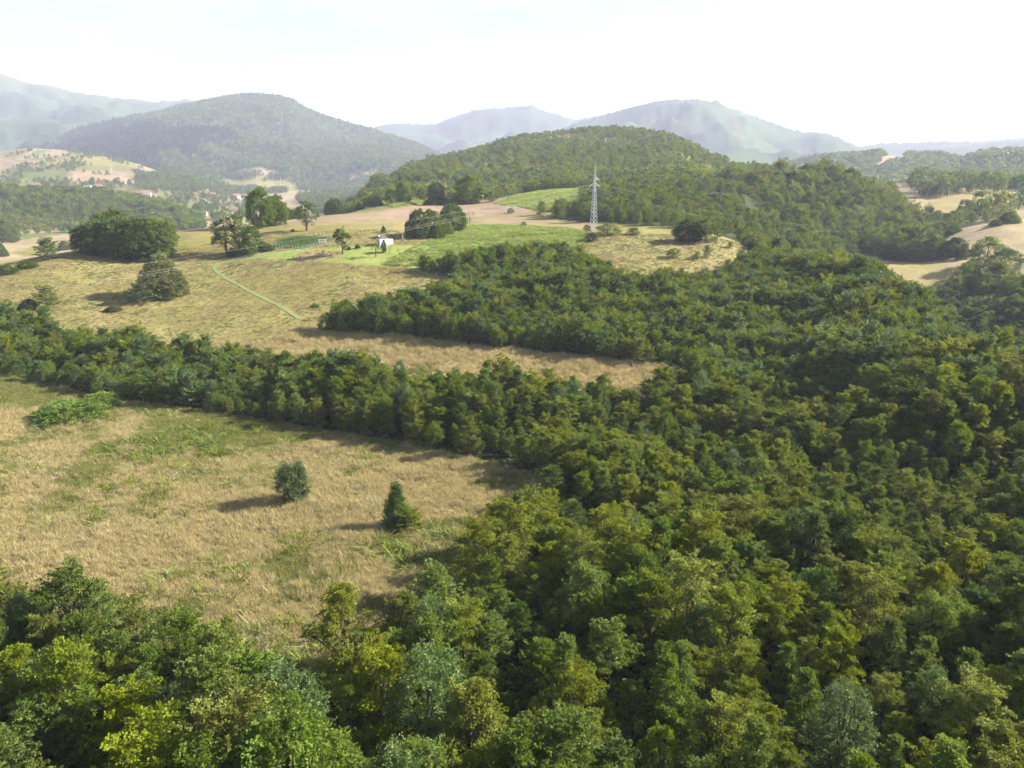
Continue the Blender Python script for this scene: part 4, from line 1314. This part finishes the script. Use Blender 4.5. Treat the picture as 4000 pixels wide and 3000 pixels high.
# mown path: a draped strip of short fresh grass
fine = []
for i in range(len(pc) - 1):
    for k in range(8):
        fine.append(pc[i] * (1 - k / 8) + pc[i + 1] * k / 8)
fine = np.array(fine + [pc[-1]])
for _ in range(6):
    fine[1:-1] = (fine[:-2] + 2 * fine[1:-1] + fine[2:]) / 4
tn = unit(np.gradient(fine, axis=0)); nn = np.stack([-tn[:, 1], tn[:, 0]], 1)
offs = np.linspace(-.6, .6, 7)
pv = []
wv = .8 + .35 * fbm(fine[:, 0] / 4, fine[:, 1] / 4, 71, 3)[:, None]
for o_ in offs:
    p = fine + nn * o_ * wv
    pv.append(np.column_stack([p, gz(p[:, 0], p[:, 1]) + .10]))
pv = np.stack(pv, 1)
nf, no_ = pv.shape[:2]
q = np.array([[i * no_ + j, i * no_ + j + 1, (i + 1) * no_ + j + 1, (i + 1) * no_ + j] for i in range(nf - 1) for j in range(no_ - 1)])
M_PATH = plain('mown_grass', (.150, .190, .055), .95, .2, 1.5)
tag(obj('path', mesh_quads('path', pv.reshape(-1, 3), q[:, ::-1], [M_PATH])), 'mown green path curving down the upper meadow', 'path', None, 'structure')


def crop(name, pg_, spacing, seed, form, label, s0, s1, rows=None):
    r = np.random.default_rng(seed)
    lo = pg_.min(0); hi = pg_.max(0)
    n = int((hi - lo)[0] * (hi - lo)[1] / spacing ** 2)
    qx = r.uniform(lo[0], hi[0], n); qy = r.uniform(lo[1], hi[1], n)
    k = inside(pg_, qx, qy)
    qx, qy = qx[k], qy[k]
    s = r.uniform(s0, s1, len(qx)) * (1 + .5 * fbm(qx / 5, qy / 5, seed, 3))
    instancer(name, np.stack([qx, qy, gz(qx, qy)], 1), np.stack([s, s, s], 1), rotz(len(qx), r), np.zeros(len(qx), int), [form], label, 'crop')


F_CROP = tuft('crop_plant', 8, 22, .6, .05, .4, M_CROP, .7)
F_POT = tuft('potato_plant', 9, 22, .45, .06, .35, M_CROPD, .9)
crop('green_crop', CROP1, .8, 61, F_CROP, 'bright green leafy crop in the strip field below the hay field', .7, 1.2)
crop('far_green_crop', CROP2, .9, 62, F_CROP, 'bright green crop in the far field left of the pylon top', .8, 1.3)
crop('potato_crop', GARDEN, .55, 63, F_POT, 'dark green potato plants in the fenced garden plot', .8, 1.2)
crop('bean_rows', SOIL, 1.3, 64, F_POT, 'sparse young plants in the ploughed brown plot', .4, .7)
crop('rim_herbs', RIM, .9, 65, F_CROP, 'bright green weeds along the crest of the hay field', .9, 1.6)

# ------------------------------------------------------------------ built things
M_WHITE = plain('white_plaster', (.80, .79, .76), .85, .05, 2)
M_CREAM = plain('cream_plaster', (.66, .58, .46), .85, .06, 2)
M_BRICK = plain('brick_wall', (.36, .19, .13), .9, .15, 4)
M_ROOFB = plain('brown_roof', (.105, .075, .070), .7, .2, 4)
M_ROOFR = plain('red_tile_roof', (.27, .125, .09), .8, .2, 4)
M_ROOFG = plain('grey_roof', (.16, .16, .18), .7, .2, 4)
M_SHEET = plain('pale_sheet_roof', (.72, .74, .76), .5, .05, 2)
M_GLASS = plain('window_glass', (.03, .035, .045), .15, .05, 2)
M_STEEL = plain('galvanised_steel', (.44, .46, .47), .5, .08, 5, .15)
M_WIRE = plain('aluminium_wire', (.34, .34, .34), .5, .05, 1, .2)
M_WOOD = plain('weathered_wood', (.24, .20, .15), .9, .2, 8)
M_POST = plain('pale_post', (.62, .58, .50), .9, .1, 8)
M_INS = plain('glass_insulator', (.20, .26, .24), .3, .05, 5)


def at(px, py, R=None):
    gx, gy = ground(px, py, R=R)
    return gx, gy, float(gz(gx, gy))


# white hut beside the orchard
hx, hy, hz = at(826, 529)
hut = thing('hut', (hx, hy, hz - .15), 'small white hut with brown hipped roof on the upper meadow', 'hut', None, math.radians(38), (.72, .72, .86))
MB().box(-1.9, 1.9, -1.6, 1.6, 0, 2.55).build('wall', M_WHITE, hut)
MB().box(1.903, 4.3, -1.45, 1.3, 0, 2.3).build('annex_wall', M_WHITE, hut)
m = MB()
e = .3; z0 = 2.55; zt = 3.35
A_ = [(-1.9 - e, -1.6 - e, z0), (1.9 + .1, -1.6 - e, z0), (1.9 + .1, 1.6 + e, z0), (-1.9 - e, 1.6 + e, z0)]
Rg1, Rg2 = (-.4, 0, zt), (.9, 0, zt)
m.face(A_[0], A_[1], Rg2, Rg1).face(A_[1], A_[2], Rg2).face(A_[2], A_[3], Rg1, Rg2).face(A_[3], A_[0], Rg1).face(A_[3], A_[2], A_[1], A_[0])
roof = m.build('roof', M_ROOFB, hut)
m = MB()
m.face((2.003, -1.7, 2.62), (4.55, -1.7, 2.36), (4.55, 1.55, 2.36), (2.003, 1.55, 2.62)).face((2.003, -1.7, 2.5), (2.003, 1.55, 2.5), (4.55, 1.55, 2.302), (4.55, -1.7, 2.302))
m.face((2.003, -1.7, 2.5), (4.55, -1.7, 2.302), (4.55, -1.7, 2.36), (2.003, -1.7, 2.62)).face((4.55, -1.7, 2.302), (4.55, 1.55, 2.302), (4.55, 1.55, 2.36), (4.55, -1.7, 2.36))
o = m.build('annex_roof', M_ROOFR, hut); o['label'] = 'reddish lean-to roof'
ch = MB().box(-1.35, -.95, .2, .6, 2.75, 3.5).build('chimney', M_WHITE, roof)
MB().bar((-1.15, .4, 3.5), (-1.15, .4, 4.1), .07).build('stove_pipe', M_ROOFG, roof)
wf = MB().box(-.75, .35, -1.66, -1.603, .95, 2.05).build('window', M_ROOFB, hut)
MB().box(-.65, .25, -1.69, -1.663, 1.05, 1.95).build('pane', M_GLASS, wf)
MB().box(-1.96, -1.903, -.5, .4, .05, 2.0).build('door', M_WOOD, hut)

# wooden stake beside the hut with its brace
sx, sy, sz_ = at(969, 530) if False else at(870, 523)
stake = thing('stake', (sx, sy, sz_), 'thick weathered wooden stake right of the white hut', 'post')
MB().bar((0, 0, -.2), (-.15, 0, 2.4), .22, .17, 7).build('post', M_WOOD, stake)
MB().bar((.9, .1, -.1), (.0, 0, 1.9), .12, .1, 6).build('brace', M_WOOD, stake)

# garden fence: each post a part, two wires
fence_pts = [(590, 534), (604, 535), (618, 536), (632, 537), (646, 538), (660, 536), (672, 533), (684, 530), (694, 527), (702, 524), (716, 515), (700, 510), (684, 509), (664, 509)]
w3 = [at(px, py) for px, py in fence_pts]
fence = thing('garden_fence', w3[0], 'low fence of pale posts around the garden plot', 'fence')
org = Vector(w3[0])
fine_pts = []
for i in range(len(w3) - 1):
    for k in range(2):
        p = Vector(w3[i]).lerp(Vector(w3[i + 1]), k / 2); p.z = float(gz(p.x, p.y)); fine_pts.append(p)
fine_pts.append(Vector(w3[-1]))
pm = MB().bar((0, 0, -.2), (0, 0, .85), .04, .035, 5).mesh('post', M_POST)
for p in fine_pts:
    o = obj('post', pm, fence); o.location = p - org
wm = MB()
for i in range(len(fine_pts) - 1):
    for h_ in (.55, 1.0):
        wm.bar(fine_pts[i] - org + Vector((0, 0, h_)), fine_pts[i + 1] - org + Vector((0, 0, h_)), .012)
wm.build('wire', M_WIRE, fence)
gxy = at(697, 528)
gate = thing('gate', gxy, 'pale wooden gate in the garden fence', 'gate', None, math.radians(25))
for s_ in (-1.1, 1.1):
    MB().bar((s_, 0, -.1), (s_, 0, 1.6), .08, .08, 5).build('post', M_POST, gate)
for h_ in (.3, .8, 1.3):
    MB().bar((-1.1, 0, h_), (1.1, 0, h_), .05).build('rail', M_POST, gate)


# lattice pylon
def pylon(name, x, y, z, H, w0, label, rz, detail=True, group=None):
    e = thing(name, (x, y, z), label, 'pylon', group, rz)
    tw = w0 * .12

    def corner(i, h):
        k = (w0 + (tw - w0) * min(h / (H * .95), 1)) / 2
        return Vector(((-1, 1, 1, -1)[i] * k, (-1, -1, 1, 1)[i] * k, h))
    lr = .05 if detail else .055
    for i in range(4):
        MB().bar(corner(i, -.3), corner(i, H * .95), lr * 1.7, lr * 1.0).build('leg', M_STEEL, e)
    hs = [0.0]
    while hs[-1] < H * .90:
        w = w0 + (tw - w0) * hs[-1] / (H * .95)
        hs.append(min(hs[-1] + max(w * (.85 if detail else 1.3), .6), H * .95))
    jm = MB()
    for k in range(len(hs) - 1):
        for i in range(4):
            j = (i + 1) % 4
            if detail:
                MB().bar(corner(i, hs[k]), corner(j, hs[k + 1]), lr * .85).build('brace', M_STEEL, e)
                MB().bar(corner(j, hs[k]) * 1.005, corner(i, hs[k + 1]) * 1.005, lr * .85).build('brace', M_STEEL, e)
            else:
                jm.bar(corner(i, hs[k]), corner(j, hs[k + 1]), lr * .7); jm.bar(corner(j, hs[k]), corner(i, hs[k + 1]), lr * .7)
    if not detail:
        jm.build('lattice', M_STEEL, e)
    MB().bar((0, 0, H * .93), (0, 0, H), lr * 1.2, lr * .5).build('tip', M_STEEL, e)
    ends = []
    for (sd, hh, L) in ((1, .745, 1.8), (-1, .655, 2.1), (1, .655, 2.1)):
        hb = H * hh
        tip = Vector((sd * L, 0, hb))
        ca = MB()
        for yy in (-1, 1):
            kk = (w0 + (tw - w0) * hh / .95) / 2
            ca.bar((sd * kk, yy * kk, hb), tip, lr * 1.0); ca.bar((sd * kk, yy * kk, hb + .9), tip, lr * 1.0)
        ca.build('crossarm', M_STEEL, e)
        MB().bar(tip, tip - Vector((0, 0, .9)), .09, .09, 6).build('insulator', M_INS, e)
        ends.append(tip - Vector((0, 0, .9)))
    return e, ends


px0, py0, pz0 = at(1282, 500)
dist = math.hypot(px0, py0)
PH = 145 / F * (py0 * math.cos(PITCH) + (CAMZ - pz0) * math.sin(PITCH)) * 1.0
pyl, ends = pylon('lattice_pylon', px0, py0, pz0, PH, 1.85, 'tall pale steel lattice pylon at the edge of the crop field', math.radians(32))
mw = [Vector((px0, py0, pz0)) + Vector((e_.x * math.cos(math.radians(32)) - e_.y * math.sin(math.radians(32)), e_.x * math.sin(math.radians(32)), e_.z)) for e_ in ends]
WL = ('upper', 'lower left', 'lower right')
for i, st in enumerate(mw):
    for side in (0, 1):
        if side == 0:
            en = Vector((-190, 25, 12)) + Vector((i * 2.2, -i * 2.2, (1.5, 0, 0)[i])); sag = 5.5
        else:
            bb, tt = ray(2290, 388 - i * 4)
            en = Vector((math.sin(bb) * 600, math.cos(bb) * 600, CAMZ + tt * 600)) + Vector((0, i * 3, 0)); sag = 21 + i
        m = MB()
        pts = []
        for k in range(41):
            f = k / 40
            p = st.lerp(en, f); p.z -= sag * 4 * f * (1 - f); pts.append(p)
        for k in range(40):
            m.bar(pts[k], pts[k + 1], .011, None, 4)
        o = m.build('power_cable', M_WIRE)
        tag(o, '%s power cable running from the pylon to the %s' % (WL[i], ('left over the meadow', 'right over the gully')[side]), 'cable', 'cables hung on the lattice pylon')

# far pylons and poles of the valley
for (px, py, hp, lab) in ((440, 392, 46, 'distant lattice pylon in the valley left of the middle, beyond the village'), (262, 397, 22, 'far lattice pylon on the bare hillside at the left'),
                          (238, 397, 24, 'second far lattice pylon on the bare hillside, left of the other')):
    pass
FARP = [(437, 697 * .553, 24, 'far lattice pylon on the stubble hill at the left', ), (661, 421, 40, 'distant lattice pylon standing behind the village fields')]
for px, py, hp, lab in ((437 * .553, 693 * .553, 27, 'far lattice pylon on the stubble hill at the left'), (1098 * .553, 738 * .553, 26, 'distant lattice pylon behind the big rim trees')):
    x_, y_, z_ = at(px, py)
    f = y_ * math.cos(PITCH)
    pylon('lattice_pylon', x_, y_, z_, hp / F * f, hp / F * f * .16, lab, .5, False)
for k, (px, py, hp, lab) in enumerate(((168, 398, 20, 'tall pale pole between the hedges on the left hillside'), (170, 506, 9, 'pale pole on the valley field left of the dense clump'),
                                       (460, 408, 16, 'thin pole above the village houses'))):
    x_, y_, z_ = at(px, py)
    e = thing('pole', (x_, y_, z_), lab, 'pole')
    hh = hp / F * y_
    MB().bar((0, 0, -.3), (0, 0, hh), .012 * hh + .1, .008 * hh + .08, 6).build('shaft', M_POST, e)
    MB().box(-.05 * hh, .05 * hh, -.12, .12, hh * .94, hh * .96).build('crossbar', M_POST, e)


# houses of the village
def house(px, py, wpx, hpx, wallm, roofm, label, rz, ratio=.8, steep=.55, R=None):
    x_, y_, z_ = at(px, py, R)
    f = y_ * math.cos(PITCH) + (CAMZ - z_) * math.sin(PITCH)
    W = wpx / F * f; Hh = hpx / F * f * .62
    D = W * ratio
    e = thing('house', (x_, y_, z_ - .5), label, 'house', 'village houses', rz)
    MB().box(-W / 2, W / 2, -D / 2, D / 2, 0, Hh + .5).build('wall', wallm, e)
    rh = D * .5 * steep; z0 = Hh + .5; ov = .45
    m = MB()
    a, b_ = -W / 2 - ov, W / 2 + ov
    m.face((a, -D / 2 - ov, z0 - .15), (b_, -D / 2 - ov, z0 - .15), (b_, 0, z0 + rh), (a, 0, z0 + rh))
    m.face((b_, D / 2 + ov, z0 - .15), (a, D / 2 + ov, z0 - .15), (a, 0, z0 + rh), (b_, 0, z0 + rh))
    m.face((a, -D / 2 - ov, z0 - .15), (a, -D / 2 - ov, z0 - .35), (b_, -D / 2 - ov, z0 - .35), (b_, -D / 2 - ov, z0 - .15))
    rf = m.build('roof', roofm, e)
    g = MB()
    g.face((W / 2, -D / 2, z0), (W / 2, D / 2, z0), (W / 2, 0, z0 + rh - .2)).face((-W / 2, D / 2, z0), (-W / 2, -D / 2, z0), (-W / 2, 0, z0 + rh - .2))
    g.build('gable', wallm, e)
    MB().box(W * .2, W * .2 + .7, -.35, .35, z0 + rh * .4, z0 + rh + .9).build('chimney', M_BRICK, rf)
    for k in range(3):
        xx = -W / 2 + W * (.2 + .3 * k)
        wn_ = MB().box(xx - .55, xx + .55, -D / 2 - .05, -D / 2 - .003, Hh * .45, Hh * .45 + 1.3).build('window', M_SHEET, e)
        MB().box(xx - .45, xx + .45, -D / 2 - .08, -D / 2 - .053, Hh * .45 + .1, Hh * .45 + 1.2).build('pane', M_GLASS, wn_)
    wn_ = MB().box(W / 2 + .003, W / 2 + .05, -.7, .7, Hh * .45, Hh * .45 + 1.3).build('window', M_SHEET, e)
    MB().box(W / 2 + .053, W / 2 + .08, -.6, .6, Hh * .45 + .1, Hh * .45 + 1.2).build('pane', M_GLASS, wn_)
    MB().box(W / 2 + .003, W / 2 + .06, D * .2, D * .2 + 1.0, .5, 2.5).build('door', M_WOOD, e)
    return e


MATS = dict(M_WHITE=M_WHITE, M_CREAM=M_CREAM, M_BRICK=M_BRICK, M_ROOFB=M_ROOFB, M_ROOFR=M_ROOFR, M_ROOFG=M_ROOFG, M_SHEET=M_SHEET)
for q in HOUSES:
    house(q[0], q[1], q[2], q[3], MATS[q[4]], MATS[q[5]], *q[6:])
x_, y_, z_ = at(1046, 428, 405)
e = thing('shed', (x_, y_, z_), 'small white shed with slanted roof beside the largest crest tree', 'shed', None, .3)
MB().box(-1.1, 1.1, -1, 1, -.3, 2.0).build('wall', M_WHITE, e)
MB().face((-1.3, -1.2, 2.05), (1.3, -1.2, 2.05), (1.3, 1.2, 2.5), (-1.3, 1.2, 2.5)).face((-1.3, 1.2, 2.42), (1.3, 1.2, 2.42), (1.3, -1.2, 2.003), (-1.3, -1.2, 2.003)).build('roof', M_SHEET, e)
MB().box(-.4, .4, -1.05, -1.003, -.2, 1.7).build('door', M_WOOD, e)

# ------------------------------------------------------------------ air
hz_ = MB().box(-14000, 14000, -14000, 14000, float(Z.min()) - 1.5, float(Z.max()) + 40)
hm = bpy.data.materials.new('haze_air'); hm.use_nodes = True
N, L = hm.node_tree.nodes, hm.node_tree.links
N.clear()
out = N.new('ShaderNodeOutputMaterial')
pv_ = N.new('ShaderNodeVolumePrincipled')
pv_.inputs['Color'].default_value = (.69, .745, .97, 1)
pv_.inputs['Density'].default_value = HAZE_DENSITY
pv_.inputs['Anisotropy'].default_value = .05
L.new(pv_.outputs[0], out.inputs['Volume'])
haze = hz_.build('haze', hm)
tag(haze, 'thin pale blue summer haze filling the valley air', 'haze', None, 'stuff')
print('terrain z', Z.min(), Z.max())
